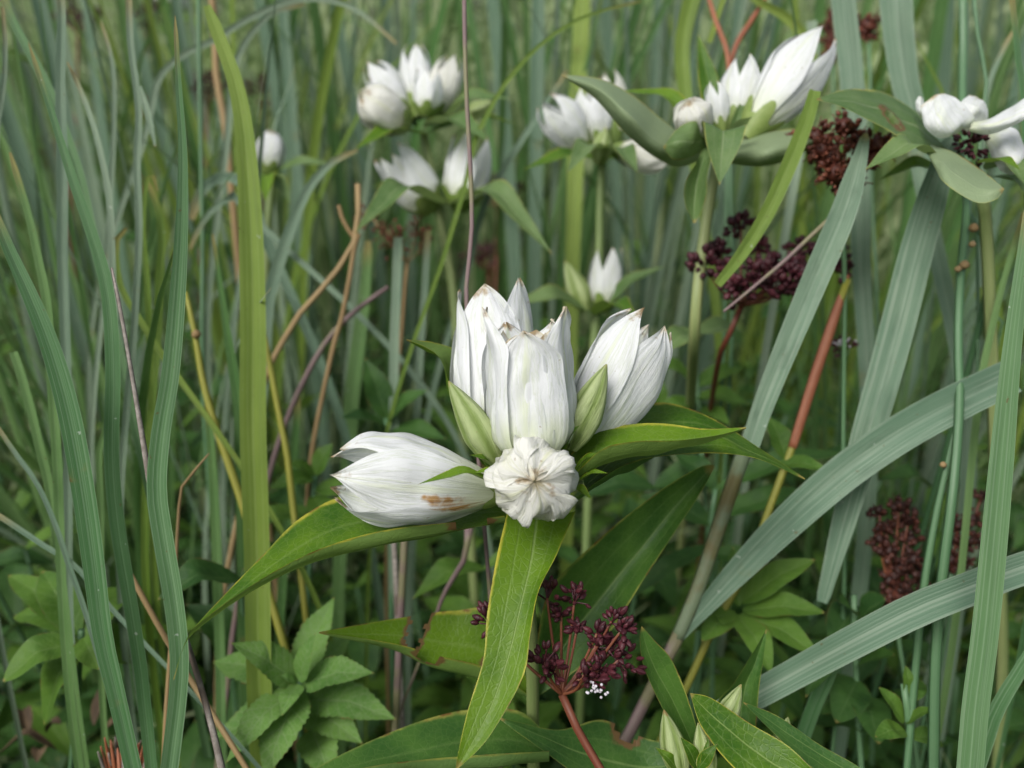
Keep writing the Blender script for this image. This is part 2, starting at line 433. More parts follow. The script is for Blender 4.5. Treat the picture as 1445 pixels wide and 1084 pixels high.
M_PALE = plain_mat('pale_calyx', (.16, .24, .05), (.25, .32, .10), .5, scale=300, transl=.2)
M_PETAL = petal_mat('white_petal', (.77, .785, .79), (.56, .61, .48), (.60, .68, .30), .50, .34)
M_CREAM = petal_mat('cream_petal', (.77, .77, .72), (.55, .57, .40), (.62, .65, .34), .6, .34, wrink=1.5)
M_BUD = petal_mat('green_striped_bud', (.42, .50, .24), (.30, .38, .14), (.30, .38, .12), .6, .25, 1.6, .85)
M_SOIL = plain_mat('soil', (.008, .006, .004), (.030, .022, .013), .9, scale=60, bump=.8, dist=.01)
M_LITTER = plain_mat('leaf_litter', (.035, .022, .011), (.13, .085, .042), .8, stretch=(6, 3))
M_FLECK = plain_mat('pale_floret', (.45, .42, .46), (.65, .62, .68), .6)

# ------------------------------------------------------------------ the ground
g = Geo()
n = 90
yy = np.concatenate([np.linspace(-3, 5, 60), np.geomspace(5.4, 300, 30)])
xx = np.concatenate([-np.geomspace(300, 4.2, 25), np.linspace(-4, 4, 60), np.geomspace(4.2, 300, 25)])
Y, X = np.meshgrid(yy, xx, indexing='ij')
wb = Wob(7, .1, .5)
Z = wb(X * .5, Y * .5) * .02 - .02 + np.maximum(Y - 4, 0) * .03
g.grid(np.stack([X, Y, Z], -1))
tag(obj('ground', g, M_SOIL), 'dark damp soil under the meadow plants', 'ground', kind='structure')

# ------------------------------------------------------------------ gentian flowers
PROF = {
    'open': [(0, .24), (.08, .55), (.28, .93), (.5, 1), (.75, .9), (1, .72)],
    'urn': [(0, .30), (.04, .62), (.10, .84), (.2, .97), (.36, 1), (.55, .97), (.75, .92), (1, .86)],
    'slim': [(0, .24), (.15, .50), (.42, .92), (.62, 1), (.85, .78), (1, .42)],
    'shut': [(0, .3), (.15, .7), (.42, .98), (.62, 1), (.76, .92), (.87, .66), (.95, .36), (1, .0)],
    'bud': [(0, .36), (.18, .82), (.38, 1), (.62, .80), (.84, .42), (1, .03)],
}
def prof(kind, t):
    a = np.array(PROF[kind]); k = np.interp(t, a[:, 0], a[:, 1])
    k2 = sum(np.interp(np.clip(t + o, 0, 1), a[:, 0], a[:, 1]) for o in (-.05, -.025, 0, .025, .05)) / 5
    return np.where((t < .04) | (t > .97), k, k2)

def basis(axis, spin=0.0):
    z = unit(axis); x = np.array([.18, -.97, .15]); x = unit(x - z * np.dot(x, z)); y = np.cross(z, x)
    return x * math.cos(spin) + y * math.sin(spin), -x * math.sin(spin) + y * math.cos(spin), z

def flower(th, base, tip, R, kind='open', tl=.62, over=1.3, spin=0., jit=.06, crump=.035, flare=0., squash=1., mat=None, petals=5,
           n=30, m=13, stain=None, calyx=.16, pleat=0.0, name='flower', twist=0.0, lens=None, flat=0.0, p=1.5, bend=0.0):
    """A closed gentian: tube, overlapping petals (sub-parts) and a toothed calyx."""
    mat = mat or M_PETAL
    base, tip = np.asarray(base, float), np.asarray(tip, float)
    L = np.linalg.norm(tip - base); X, Y, Zx = basis(tip - base, spin)
    def place(r, th_, z):
        bx = bend * L * (z / L) ** 2
        return base + X * (r * np.cos(th_) + bx)[..., None] + Y * (r * np.sin(th_) * squash)[..., None] + Zx * z[..., None]
    # inner tube
    t = np.linspace(0, .995 if flat else tl * 1.12, 22)[:, None]; a = np.linspace(0, 2 * math.pi, 31)[None]
    tt = t + (0 if flat else 1) * (t / t.max()) ** 4 * (.05 * np.abs(np.sin(a * petals / 2 + .6)) + .03 * np.sin(a * 13))
    r = R * prof(kind, np.clip(tt, 0, 1)) * (.90 + .04 * np.cos(a * petals))
    r = np.where(t < .005, R * .02, r)
    zt = np.where(tt > .7, .7 + (tt - .7) * (1 - flat), tt) * L * (.97 if flat else 1)
    fo = th.part(name, Geo().grid(place(r, a + 0 * t, zt), rnd=random.random()), mat)
    for i in range(petals):
        th0 = 2 * math.pi * i / petals
        ln = (lens[i] if lens else 1 + rng.uniform(-jit, jit * .6))
        t = np.linspace(0.015, 1, n)[:, None] * np.ones((1, m)); s = np.linspace(-1, 1, m)[None] * np.ones((n, 1))
        q = np.clip((t - tl) / (1 - tl), 0, 1)
        hw = math.pi / petals * over * np.clip(1 - q ** p, 0, 1) ** .9
        wa, wb_ = Wob(5, .5, 2.5), Wob(5, 1, 4)
        ang = th0 + s * hw + twist * t ** 2 + .05 * wa(t, s * .2)
        rr = R * prof(kind, t) * (1 + .055 * s + crump * (wa(t * 1.2, s * .5 + i) * 2 + wb_(t * .6, s * 1.2 + i)) + flare * q ** 1.3 * rng.uniform(.6, 1.3))
        rr = rr * (1 - .05 * np.cos(s * math.pi * 1.0) * (1 - q)) + (0 if flat else R * .02)
        edge = (1 + .012 * np.sin(s * 9 + i))
        z = t * L * (1 + (ln - 1) * t ** 2) * edge
        if flat: z = np.where(t > .7, (.7 + (t - .7) * (1 - flat)) * L, t * L) + L * .02 * wb_(t, s) + L * pleat * np.clip(t - .55, 0, .25) * 4 * np.sin(ang * 8 + 2.5 * np.sin(ang * 2 + 1))
        V = place(rr, ang, z); st = stain(V) if stain else None
        th.part('petal', Geo().grid(V, rnd=random.random(), stain=st), mat, fo)
    if calyx:
        t = np.linspace(0, 1, 7)[:, None]; a = np.linspace(0, 2 * math.pi, 41)[None]
        tooth = calyx * L + calyx * .8 * L * np.clip(np.abs(np.sin(a * 2.5 + .4)) * 1.6 - .6, 0, 1)
        z = t * tooth; r = R * (prof(kind, np.clip(z / L, 0, 1)) * 1.09 + .03)
        th.part('calyx', Geo().grid(place(r, a + 0 * t, z - .012 * L)), M_PALE, fo)
    return fo

def bud(th, base, tip, R, spin=0., mat=None, name='bud', twist=.5):
    mat = mat or M_BUD
    base, tip = np.asarray(base, float), np.asarray(tip, float)
    L = np.linalg.norm(tip - base); X, Y, Zx = basis(tip - base, spin)
    t = np.linspace(0, 1, 34)[:, None]; a = np.linspace(0, 2 * math.pi, 61)[None]
    pleat = np.abs(np.sin((a + twist * t * 1.2) * 2.5)); wa = Wob(5, .5, 2)
    r = R * prof('bud', t) * (.86 + .16 * pleat ** .7 + .05 * wa(t, np.sin(a) * .3)) + R * .01
    a2 = a + twist * t
    V = base + X * (r * np.cos(a2))[..., None] + Y * (r * np.sin(a2))[..., None] + Zx * (t * L)[..., None]
    uv = uvgrid(34, 61); uv[..., 0] *= 1.66
    return th.part(name, Geo().grid(V, uv=uv), mat)

def holes(V, spots):
    """spots: (u, v, ru, rv) bites out of a leaf; returns keep mask per face and stain per vertex."""
    n, m = V.shape[:2]; uv = uvgrid(n, m); st = np.zeros((n, m)); keep = np.ones((n - 1, m - 1), bool)
    fc = (uv[:-1, :-1] + uv[1:, 1:]) / 2
    for (u, v, ru, rv) in spots:
        d = lambda q: np.sqrt(((q[..., 0] - u) / ru) ** 2 + ((q[..., 1] - v) / rv) ** 2) + .18 * np.sin(q[..., 0] * 40 + q[..., 1] * 70)
        keep &= d(fc) > 1
        st = np.maximum(st, np.clip(1.9 - d(uv), 0, 1))
    return keep, st

# ------------------------------------------------------------------ the gentian in focus
NODE = P(738, 700, .262)
main = Thing('gentian_plant', 'sharp white gentian in full bloom with five flowers and long yellow-edged leaves', 'flower', ground(NODE, 0, .02))
LOWN = P(752, 985, .300)
main.part('stem', Geo().grid(tube([main.base, (main.base + LOWN) / 2 + [.004, 0, 0], LOWN, P(745, 840, .278), NODE + [0, 0, -.004]], [.0028, .0027, .0025, .0024, .0023], 40)), M_STEM)

def stain_left(V):
    a, b = P(600, 706, .239), P(705, 728, .245); t = np.clip(((V - a) @ (b - a)) / np.dot(b - a, b - a), 0, 1)
    dist = np.linalg.norm(V - (a + t[..., None] * (b - a)), axis=-1)
    return np.clip(1.5 - dist / (.0024 + .0052 * t), 0, 1) * (.60 + .22 * t)

flower(main, P(706, 648, .274), P(693, 402, .283), mm(61, .276), 'open', tl=.66, over=1.42, spin=.9, jit=.05, crump=.06, n=40, lens=[1.0, .93, 1.0, .97, .95], p=2.0, calyx=.08)
flower(main, P(752, 645, .252), P(743, 452, .246), mm(62, .249), 'urn', tl=.76, over=1.42, spin=-.27, jit=.1, crump=.06, n=44, m=17, lens=[.94, 1.08, .98, .97, 1.10], flare=.06, p=1.4, calyx=.05)
flower(main, P(808, 652, .268), P(922, 448, .272), mm(57, .268), 'slim', tl=.60, over=1.22, spin=1.6, jit=.04, crump=.05, n=40, flare=.42, squash=.75, p=1.9, calyx=.08)
flower(main, P(706, 694, .256), P(468, 668, .246), mm(60, .252), 'slim', tl=.50, over=1.25, spin=.3, jit=.06, crump=.05, n=44, stain=stain_left, squash=1.0, flare=.34, p=2.0, calyx=.07)
flower(main, P(748, 672, .255), P(768, 686, .2235), mm(60, .232), 'shut', tl=.80, over=1.5, spin=.9, crump=.13, n=44, m=15, mat=M_CREAM, twist=.5, flat=.45, jit=.1, calyx=0, pleat=.022, bend=-.10, squash=.96,  p=2.2)
bud(main, P(705, 655, .254), P(633, 538, .250), mm(25, .252), .3, twist=.35)
bud(main, P(806, 634, .256), P(856, 514, .252), mm(26, .254), 1.2, twist=.5)
# small bracts round the node
for a, b, w in (((722, 692, .246), (588, 684, .2315), 26), ((712, 676, .243), (668, 668, .240), 18), ((705, 672, .252), (662, 642, .246), 22), ((722, 668, .248), (765, 650, .246), 16), ((790, 645, .247), (818, 600, .246), 24),
                ((810, 665, .254), (850, 640, .250), 18), ((815, 680, .256), (858, 668, .252), 16), ((690, 664, .262), (652, 620, .266), 18), ((800, 690, .258), (835, 705, .25), 18)):
    main.part('bract', Geo().grid(leaf(P(*a), P(*b), mm(w, a[2]), n=20, m=9, hint=UPV - FWD * .4, droop=.16, fold=24, peak=.45)), M_GENT)

def gleaf(th, A, M, B, mat=None, d=None, spots=None, name='leaf', flip=False, **k):
    mat = mat or M_GENT
    V = rails(A, M, B, d, **k); kw = {}
    if flip: V = V[:, ::-1]
    if spots: kw['keep'], kw['stain'] = holes(V, spots)
    return th.part(name, Geo().grid(V, rnd=random.random(), **kw), mat)

gleaf(main, [(712, 728, .258), (640, 737, .250), (540, 749, .243), (450, 775, .238), (365, 820, .235), (285, 876, .232), (262, 905, .231), (246, 958, .232)],
      [(714, 738, .262), (640, 750, .256), (545, 768, .250), (455, 789, .245), (362, 830, .239), (284, 884, .234), (260, 912, .232), (245, 960, .232)],
      [(714, 700, .272), (620, 690, .282), (500, 695, .280), (425, 730, .268), (365, 790, .254), (290, 868, .240), (263, 903, .2325), (245, 957, .232)], spots=[(.12, .10, .16, .05)])
gleaf(main, [(716, 722, .258), (700, 790, .250), (687, 870, .243), (682, 930, .239), (660, 1003, .234), (646, 1066, .229), (643, 1086, .228)],
      [(758, 728, .262), (750, 790, .253), (734, 860, .245), (719, 922, .240), (692, 1000, .235), (656, 1066, .230), (643, 1086, .228)],
      [(812, 722, .262), (786, 782, .251), (760, 835, .244), (748, 895, .239), (738, 955, .235), (690, 1040, .231), (644, 1087, .228)], wave=.03, flip=True)
gleaf(main, [(812, 668, .256), (850, 634, .246), (895, 623, .242), (950, 622, .242), (1005, 616, .244), (1053, 604, .247)],
      [(812, 676, .260), (852, 656, .254), (898, 644, .250), (950, 637, .249), (1005, 622, .249), (1053, 605, .247)],
      [(806, 640, .262), (840, 606, .264), (890, 599, .265), (940, 598, .262), (995, 605, .256), (1053, 603, .247)], flip=True)
gleaf(main, [(825, 690, .264), (880, 656, .264), (940, 643, .263), (1010, 640, .262), (1070, 648, .262), (1136, 677, .262)],
      [(825, 685, .270), (880, 640, .274), (940, 622, .276), (1010, 618, .272), (1075, 644, .266), (1136, 676, .262)],
      [(815, 650, .280), (870, 590, .292), (930, 568, .296), (1000, 588, .290), (1068, 630, .276), (1136, 675, .262)], flip=True)
gleaf(main, [(705, 690, .272), (668, 620, .275), (640, 560, .278), (622, 508, .278), (600, 490, .276), (573, 479, .274)],
      [(702, 690, .274), (664, 620, .280), (633, 556, .285), (627, 510, .284), (603, 497, .280), (573, 480, .274)],
      [(712, 690, .278), (690, 610, .290), (660, 540, .294), (650, 500, .292), (615, 484, .286), (573, 479, .274)], flip=True)
gleaf(main, [(770, 735, .262), (860, 668, .262), (900, 650, .266), (930, 640, .27)], [(770, 740, .266), (850, 682, .268), (890, 664, .272), (930, 642, .27)], [(775, 730, .27), (850, 664, .276), (890, 645, .278), (930, 639, .27)], M_GENT_DK)
# older leaves from the node below
gleaf(main, [(752, 985, .300), (757, 910, .296), (778, 830, .293), (850, 757, .295), (925, 697, .300), (985, 660, .303), (1007, 656, .304)],
      [(752, 985, .301), (793, 915, .302), (835, 860, .303), (890, 792, .304), (940, 730, .306), (985, 680, .305), (1008, 657, .304)],
      [(756, 985, .301), (820, 940, .298), (866, 885, .296), (920, 800, .296), (962, 736, .299), (992, 690, .302), (1008, 660, .304)], M_GENT_DK, wave=.05)
gleaf(main, [(752, 985, .300), (690, 944, .288), (620, 926, .282), (560, 909, .278), (500, 899, .277), (450, 893, .276)],
      [(752, 987, .302), (690, 962, .294), (620, 944, .289), (560, 918, .284), (500, 905, .280), (450, 894, .276)],
      [(752, 980, .302), (700, 868, .300), (640, 862, .298), (565, 872, .292), (505, 882, .284), (450, 892, .276)], spots=[(.93, .62, .42, .035), (.66, .24, .13, .05), (.10, .55, .12, .05)], n=80, m=21)
LOW2 = P(760, 1090, .30)
gleaf(main, [(775, 1060, .270), (700, 1064, .262), (600, 1072, .258), (520, 1082, .255), (430, 1106, .252), (400, 1118, .252)],
      [(775, 1075, .275), (700, 1082, .268), (600, 1090, .264), (520, 1096, .260), (430, 1110, .255), (400, 1119, .252)],
      [(775, 1040, .290), (730, 1003, .298), (650, 1003, .292), (560, 1030, .280), (460, 1076, .264), (400, 1117, .252)], M_GENT_DK)
gleaf(main, [(960, 1100, .285), (900, 1140, .282), (830, 1105, .278), (770, 1062, .276), (725, 1030, .276), (704, 1014, .277)],
      [(960, 1080, .290), (900, 1082, .290), (830, 1066, .286), (770, 1042, .280), (728, 1024, .277), (704, 1013, .277)],
      [(970, 1056, .292), (905, 1040, .295), (850, 1016, .294), (790, 1030, .285), (735, 1020, .279), (704, 1012, .277)], M_GENT_DK, spots=[(.97, .30, .16, .06)])

# ------------------------------------------------------------------ the budding gentian at its foot
nb = P(985, 1075, .262)
yb = Thing('gentian_plant', 'low budding gentian with pale green buds among broad pointed leaves', 'flower', ground(nb, .01))
yb.part('stem', Geo().grid(tube([yb.base, (yb.base + nb) / 2, nb], [.0025, .0024, .002])), M_STEM)
gleaf(yb, [(985, 1085, .264), (945, 1020, .258), (910, 945, .256), (903, 905, .255), (905, 884, .255)], [(990, 1080, .268), (955, 1000, .264), (925, 945, .260), (912, 912, .257), (905, 884, .255)], [(995, 1075, .266), (977, 1005, .262), (950, 935, .258), (922, 902, .256), (906, 884, .255)], M_GENT_DK)
gleaf(yb, [(1145, 1110, .236), (1100, 1130, .240), (1040, 1088, .245), (992, 1030, .250), (974, 980, .254)], [(1150, 1100, .242), (1095, 1080, .247), (1040, 1040, .251), (1000, 1005, .253), (974, 979, .254)], [(1165, 1105, .240), (1115, 1055, .247), (1060, 1022, .252), (1005, 986, .254), (974, 978, .254)])
gleaf(yb, [(1230, 1120, .250), (1180, 1105, .252), (1130, 1072, .256), (1085, 1028, .260), (1049, 992, .262)], [(1235, 1110, .255), (1190, 1084, .258), (1140, 1054, .260), (1090, 1020, .262), (1049, 991, .262)], [(1250, 1108, .254), (1205, 1078, .258), (1155, 1050, .261), (1100, 1012, .263), (1050, 991, .262)], M_GENT_DK)
gleaf(yb, [(1030, 1060, .285), (1010, 1000, .283), (1035, 965, .284), (1060, 925, .286), (1081, 889, .288)], [(1040, 1060, .288), (1045, 1010, .29), (1052, 970, .29), (1068, 930, .289), (1081, 888, .288)], [(1065, 1060, .286), (1068, 1010, .286), (1072, 965, .286), (1078, 925, .287), (1082, 889, .288)], M_GENT_DK)
for b, t, w, s in (((962, 1098, .254), (937, 1002, .252), 20, .2), ((1012, 1040, .262), (1046, 966, .264), 17, 1.), ((1000, 1100, .252), (985, 1020, .256), 17, 2.), ((1100, 1060, .270), (1112, 1012, .272), 13, .6)):
    bud(yb, P(*b), P(*t), mm(w, b[2]), s)
for a, b, w in (((985, 1085, .252), (960, 1040, .25), 22), ((985, 1085, .25), (1012, 1050, .248), 20), ((960, 1090, .25), (925, 1055, .248), 18), ((990, 1090, .25), (1000, 1040, .25), 12)):
    yb.part('bract', Geo().grid(leaf(P(*a), P(*b), mm(w, .25), hint=-FWD + UPV)), M_GENT)

# ------------------------------------------------------------------ gentians further back
def back_plant(label, stem, nodes_leaves, flowers, buds=(), rad=.0026):
    top = P(*stem[0]); foot = P(*stem[-1])
    pts = root_ext([P(*q) for q in stem[::-1]])
    th = Thing('gentian_plant', label, 'flower', pts[0], 'white gentians standing in the meadow')
    th.part('stem', Geo().grid(tube(pts, rad, 44)), M_STEM)
    for lf in nodes_leaves:
        if lf[0] == 'r': gleaf(th, *lf[1:4], mat=M_SAGE, n=60 if len(lf) > 4 else 34, m=21 if len(lf) > 4 else 9, **(lf[4] if len(lf) > 4 else {}))
        else:
            a, b, w, hint = lf[:4]
            th.part('leaf', Geo().grid(leaf(P(*a), P(*b), mm(w, a[2]), n=26, m=9, hint=hint, droop=lf[4] if len(lf) > 4 else .12, fold=20)), M_SAGE if rng.random() < .7 else M_GENT)
    for f in flowers:
        b, t, w, k = f[:4]; kw = f[4] if len(f) > 4 else {}
        flower(th, P(*b), P(*t), mm(w * (.92 if k == 'slim' else 1), b[2]), k, **{**dict(n=26, m=11, spin=rng.uniform(0, 6), tl=.80 if k == 'shut' else .46, p=1.35, over=1.22, flare=.12), **kw})
    for b, t, w in buds: bud(th, P(*b), P(*t), mm(w, b[2]), rng.uniform(0, 6))
    return th
U = np.array([0, -.35, 1.0])
D1 = .47
back_plant('blurred white gentian with flowers in two tiers on a pale yellow stem', [(598, 190, D1), (622, 310, D1), (640, 420, D1), (655, 640, D1)],
    [((600, 190, D1), (500, 212, D1 - .05), 34, U), ((605, 190, D1), (722, 140, D1 - .03), 40, U, .2), ((610, 185, D1), (735, 178, D1 + .05), 36, U), ((590, 180, D1), (520, 170, D1 + .06), 30, U),
     ((628, 290, D1), (780, 360, D1 - .06), 42, U, .25), ((628, 290, D1), (500, 330, D1 - .08), 46, U, .2), ((620, 290, D1), (520, 265, D1 + .06), 34, U), ((640, 300, D1), (720, 270, D1 + .06), 34, U),
     ((600, 180, D1), (690, 200, D1 - .06), 40, U)],
    [((575, 180, D1 - .02), (508, 132, D1 - .035), 29, 'shut', dict(mat=M_CREAM)), ((580, 170, D1), (522, 92, D1), 26, 'slim'), ((590, 165, D1), (584, 64, D1 + .01), 25, 'slim'), ((608, 170, D1), (640, 80, D1), 25, 'slim', dict(mat=M_CREAM)), ((600, 165, D1 - .02), (606, 100, D1 - .02), 20, 'open'),
     ((610, 300, D1), (550, 212, D1 - .01), 31, 'open'), ((648, 296, D1), (668, 196, D1), 31, 'open')],
    [((655, 165, D1), (698, 143, D1), 12)])
D2 = .46
back_plant('blurred white gentian with two upright flowers over a pair of white flowers below', [(850, 215, D2), (847, 300, D2), (844, 420, D2), (838, 490, D2), (830, 700, D2)],
    [((850, 225, D2), (738, 240, D2 - .03), 30, U, .1), ((850, 225, D2), (968, 232, D2 + .02), 36, U, .1), ((850, 220, D2), (800, 245, D2 - .08), 34, U), ((855, 220, D2), (900, 245, D2 - .07), 34, U),
     ((840, 445, D2), (940, 375, D2 - .02), 26, U, .15), ((838, 445, D2), (720, 430, D2 - .03), 40, U, .18), ((838, 445, D2), (900, 450, D2 - .08), 34, U)],
    [((830, 215, D2), (768, 140, D2 - .01), 31, 'slim'), ((850, 212, D2), (828, 122, D2), 27, 'slim'), ((868, 205, D2 + .03), (858, 104, D2 + .04), 24, 'slim', dict(mat=M_CREAM)), ((862, 212, D2 - .01), (945, 226, D2 - .03), 24, 'slim', dict(mat=M_CREAM)),
     ((852, 440, D2), (858, 350, D2), 22, 'open')],
    [((828, 440, D2), (797, 368, D2), 17), ((845, 232, D2 - .02), (855, 180, D2 - .03), 15)])
D3 = .36
back_plant('half-blurred white gentian with one long leaning flower and a curled drooping leaf', [(1015, 215, D3), (1000, 290, D3), (985, 400, D3), (980, 470, D3), (976, 540, D3 + .05), (970, 640, D3 + .14)],
    [('r', [(1000, 222, D3), (950, 235, D3 - .015), (890, 195, D3 - .03), (840, 140, D3 - .03), (792, 107, D3 - .03)], [(1000, 215, D3), (940, 208, D3 - .025), (890, 165, D3 - .04), (842, 125, D3 - .035), (792, 106, D3 - .03)], [(1000, 208, D3), (955, 185, D3), (900, 140, D3 - .01), (850, 112, D3 - .02), (792, 105, D3 - .03)], dict(flip=True)),
     ((1010, 200, D3), (870, 128, D3 + .03), 34, U, .15),
     ('r', [(1020, 230, D3), (1075, 235, D3 - .02), (1120, 222, D3 - .02), (1165, 195, D3 - .015)], [(1020, 222, D3), (1075, 215, D3 - .03), (1120, 205, D3 - .025), (1166, 194, D3 - .015)], [(1020, 205, D3), (1075, 188, D3), (1125, 182, D3), (1166, 193, D3 - .015)]),
     ('r', [(995, 200, D3 - .01), (985, 225, D3 - .03), (968, 255, D3 - .035), (966, 285, D3 - .036), (978, 314, D3 - .035)], [(1002, 200, D3 - .01), (995, 215, D3 - .025), (985, 250, D3 - .028), (980, 285, D3 - .03), (979, 315, D3 - .035)], [(1012, 200, D3 - .01), (1005, 220, D3 - .03), (998, 250, D3 - .036), (996, 280, D3 - .037), (982, 314, D3 - .035)], dict(flip=True)),
     ('r', [(1005, 205, D3 - .01), (975, 222, D3 - .03), (950, 225, D3 - .035), (936, 208, D3 - .035)], [(1005, 200, D3 - .01), (975, 200, D3 - .035), (955, 200, D3 - .04), (936, 207, D3 - .035)], [(1005, 195, D3 - .01), (985, 172, D3 - .03), (960, 178, D3 - .03), (937, 206, D3 - .035)]),
     ((1010, 200, D3 - .01), (1015, 262, D3 - .045), 60, U, .3), ((1035, 195, D3 - .01), (1062, 165, D3 - .03), 22, U), ((1030, 190, D3), (1050, 140, D3 + .01), 16, -FWD), ((1010, 195, D3 + .02), (985, 48, D3 + .03), 30, -FWD, .05), ((985, 470, D3 + .04), (930, 500, D3 + .02), 40, U), ((985, 470, D3 + .04), (1050, 470, D3 + .06), 40, U)],
    [((1050, 196, D3), (1156, 58, D3 + .01), 44, 'slim', dict(flare=.22, n=30, spin=.5)), ((1035, 190, D3 + .01), (1050, 84, D3 + .02), 30, 'slim', dict(n=30)), ((1020, 185, D3 - .005), (1006, 116, D3 - .005), 17, 'slim'),
     ((985, 200, D3 - .015), (970, 136, D3 - .03), 26, 'shut', dict(mat=M_CREAM, flat=.3))])
D4 = .335
th = back_plant('white gentian with torn open petals, dark seedy centre and a holed leaf', [(1385, 262, D4), (1392, 330, D4 + .01), (1400, 520, D4 + .02), (1405, 700, D4 + .03)],
    [('r', [(1345, 228, D4), (1290, 205, D4 - .02), (1230, 172, D4 - .03), (1185, 150, D4 - .03), (1152, 141, D4 - .03)], [(1340, 215, D4), (1295, 180, D4 - .01), (1240, 153, D4 - .018), (1190, 143, D4 - .025), (1152, 140, D4 - .03)], [(1325, 205, D4), (1300, 165, D4 + .012), (1250, 132, D4 + .01), (1198, 126, D4 - .01), (1153, 139, D4 - .03)], dict(spots=[(.42, .50, .17, .055)])),
     ('r', [(1310, 215, D4 - .02), (1330, 255, D4 - .045), (1375, 285, D4 - .055), (1405, 282, D4 - .055), (1417, 268, D4 - .055)], [(1300, 205, D4 - .01), (1335, 235, D4 - .04), (1375, 262, D4 - .05), (1400, 270, D4 - .055), (1417, 267, D4 - .055)], [(1290, 196, D4), (1345, 215, D4 - .02), (1385, 240, D4 - .03), (1405, 256, D4 - .045), (1417, 266, D4 - .055)]),
     ((1320, 225, D4 - .01), (1220, 240, D4 - .03), 44, U, .2), ((1330, 240, D4 + .01), (1240, 255, D4 + .02), 36, U, .2), ((1400, 250, D4), (1470, 300, D4 - .02), 44, U, .2), ((1390, 240, D4), (1450, 265, D4 - .03), 40, U, .2), ((1380, 230, D4 - .02), (1440, 240, D4 - .04), 26, U)],
    [])
# its torn white petals and the dark seedy middle
for A, M, B in (([(1345, 190, .325), (1325, 196, .318), (1306, 180, .316), (1300, 150, .32)], [(1355, 185, .322), (1342, 185, .312), (1325, 162, .312), (1318, 135, .32)], [(1372, 180, .325), (1375, 165, .318), (1352, 140, .318), (1335, 133, .325)]),
                ([(1358, 186, .334), (1352, 165, .33), (1356, 145, .33), (1368, 134, .335)], [(1368, 186, .332), (1372, 165, .326), (1378, 150, .326), (1378, 137, .335)], [(1380, 184, .334), (1392, 172, .332), (1394, 155, .332), (1388, 142, .336)]),
                ([(1368, 186, .318), (1395, 190, .312), (1425, 180, .306), (1462, 160, .30)], [(1370, 178, .316), (1395, 178, .308), (1425, 166, .304), (1462, 146, .30)], [(1374, 172, .320), (1395, 168, .314), (1425, 152, .310), (1462, 128, .304)]),
                ([(1390, 200, .328), (1405, 232, .322), (1420, 246, .32), (1434, 246, .32)], [(1395, 190, .326), (1420, 212, .316), (1436, 225, .314), (1446, 236, .316)], [(1400, 180, .328), (1430, 180, .322), (1441, 195, .32), (1450, 220, .32)]),
                ([(1300, 168, .332), (1294, 158, .33), (1292, 145, .33), (1296, 136, .33)], [(1304, 166, .33), (1300, 156, .328), (1298, 146, .328), (1299, 136, .329)], [(1308, 164, .332), (1306, 156, .33), (1304, 146, .33), (1302, 138, .33)])):
    V = rails(A, M, B, n=24, m=13, crisp=.1, wave=.10)
    th.part('torn_petal', Geo().grid(V), M_PETAL)
g = Geo(); c0 = P(1368, 205, .328)
for i in range(60):
    dv = unit(rng.normal(size=3) + [0, -.6, .5]); g.grid(seed(c0 + dv * rng.uniform(.001, .0075), dv, .0035, .0008))
th.part('seedy_centre', g, M_SEED)
D5 = .50
back_plant('solitary small white gentian bud with drooping yellow-green leaves beside a broad blade', [(384, 245, D5), (378, 330, D5), (370, 500, D5)],
    [((384, 245, D5), (470, 232, D5 - .01), 26, U, .1), ((384, 248, D5), (410, 288, D5 - .04), 22, U, .1), ((382, 250, D5), (325, 250, D5), 24, U), ((384, 250, D5), (375, 285, D5 - .06), 28, U)],
    [((379, 246, D5), (384, 184, D5), 19, 'shut')])
back_plant('distant white gentian reaching the top edge behind the thin grass spike', [(236, 22, .9), (240, 120, .9), (236, 300, .9)],
    [((236, 30, .9), (180, 40, .86), 24, U), ((238, 30, .9), (290, 44, .86), 24, U)], [((240, 22, .9), (243, -28, .9), 22, 'open')])

# ------------------------------------------------------------------ grass blades one can pick out
def blade(label, pts, w, mat, d=None, roll=0, fold=16, root=True, hint=None, n=60, m=9, wave=.06, rnd=None, name='grass_shoot', group=None, dx=0.0, th=None, part='blade'):
    """pts are given tip first in photo pixels with depth; w in pixels at each point."""
    W = PL(pts, d)[::-1]; dd = [(p[2] if len(p) > 2 else d) for p in pts][::-1]
    ww = [mm(x, y) for x, y in zip(w[::-1], dd)]
    if np.isscalar(roll): rl = [roll] * len(W)
    else: rl = list(roll)[::-1]
    if root:
        W = root_ext(W); ww = [ww[0] * .6, ww[0] * .8, ww[0] * .95] + ww; rl = [rl[0]] * 3 + rl; n = int(n * 1.4)
    V = ribbon(W, ww, rl, fold, n, m, hint, wave); uv = uvgrid(*V.shape[:2])
    if w[0] > 9: uv[..., 1] *= .86                      # a blade that is cut or leaves the view has no dry tip
    g = Geo().grid(V, rnd=rnd, uv=uv)
    if th is not None: return th.part(part, g, mat)
    o = obj(name, g, mat, None, W[0]); o.location = W[0]
    return tag(o, label, 'grass', group)

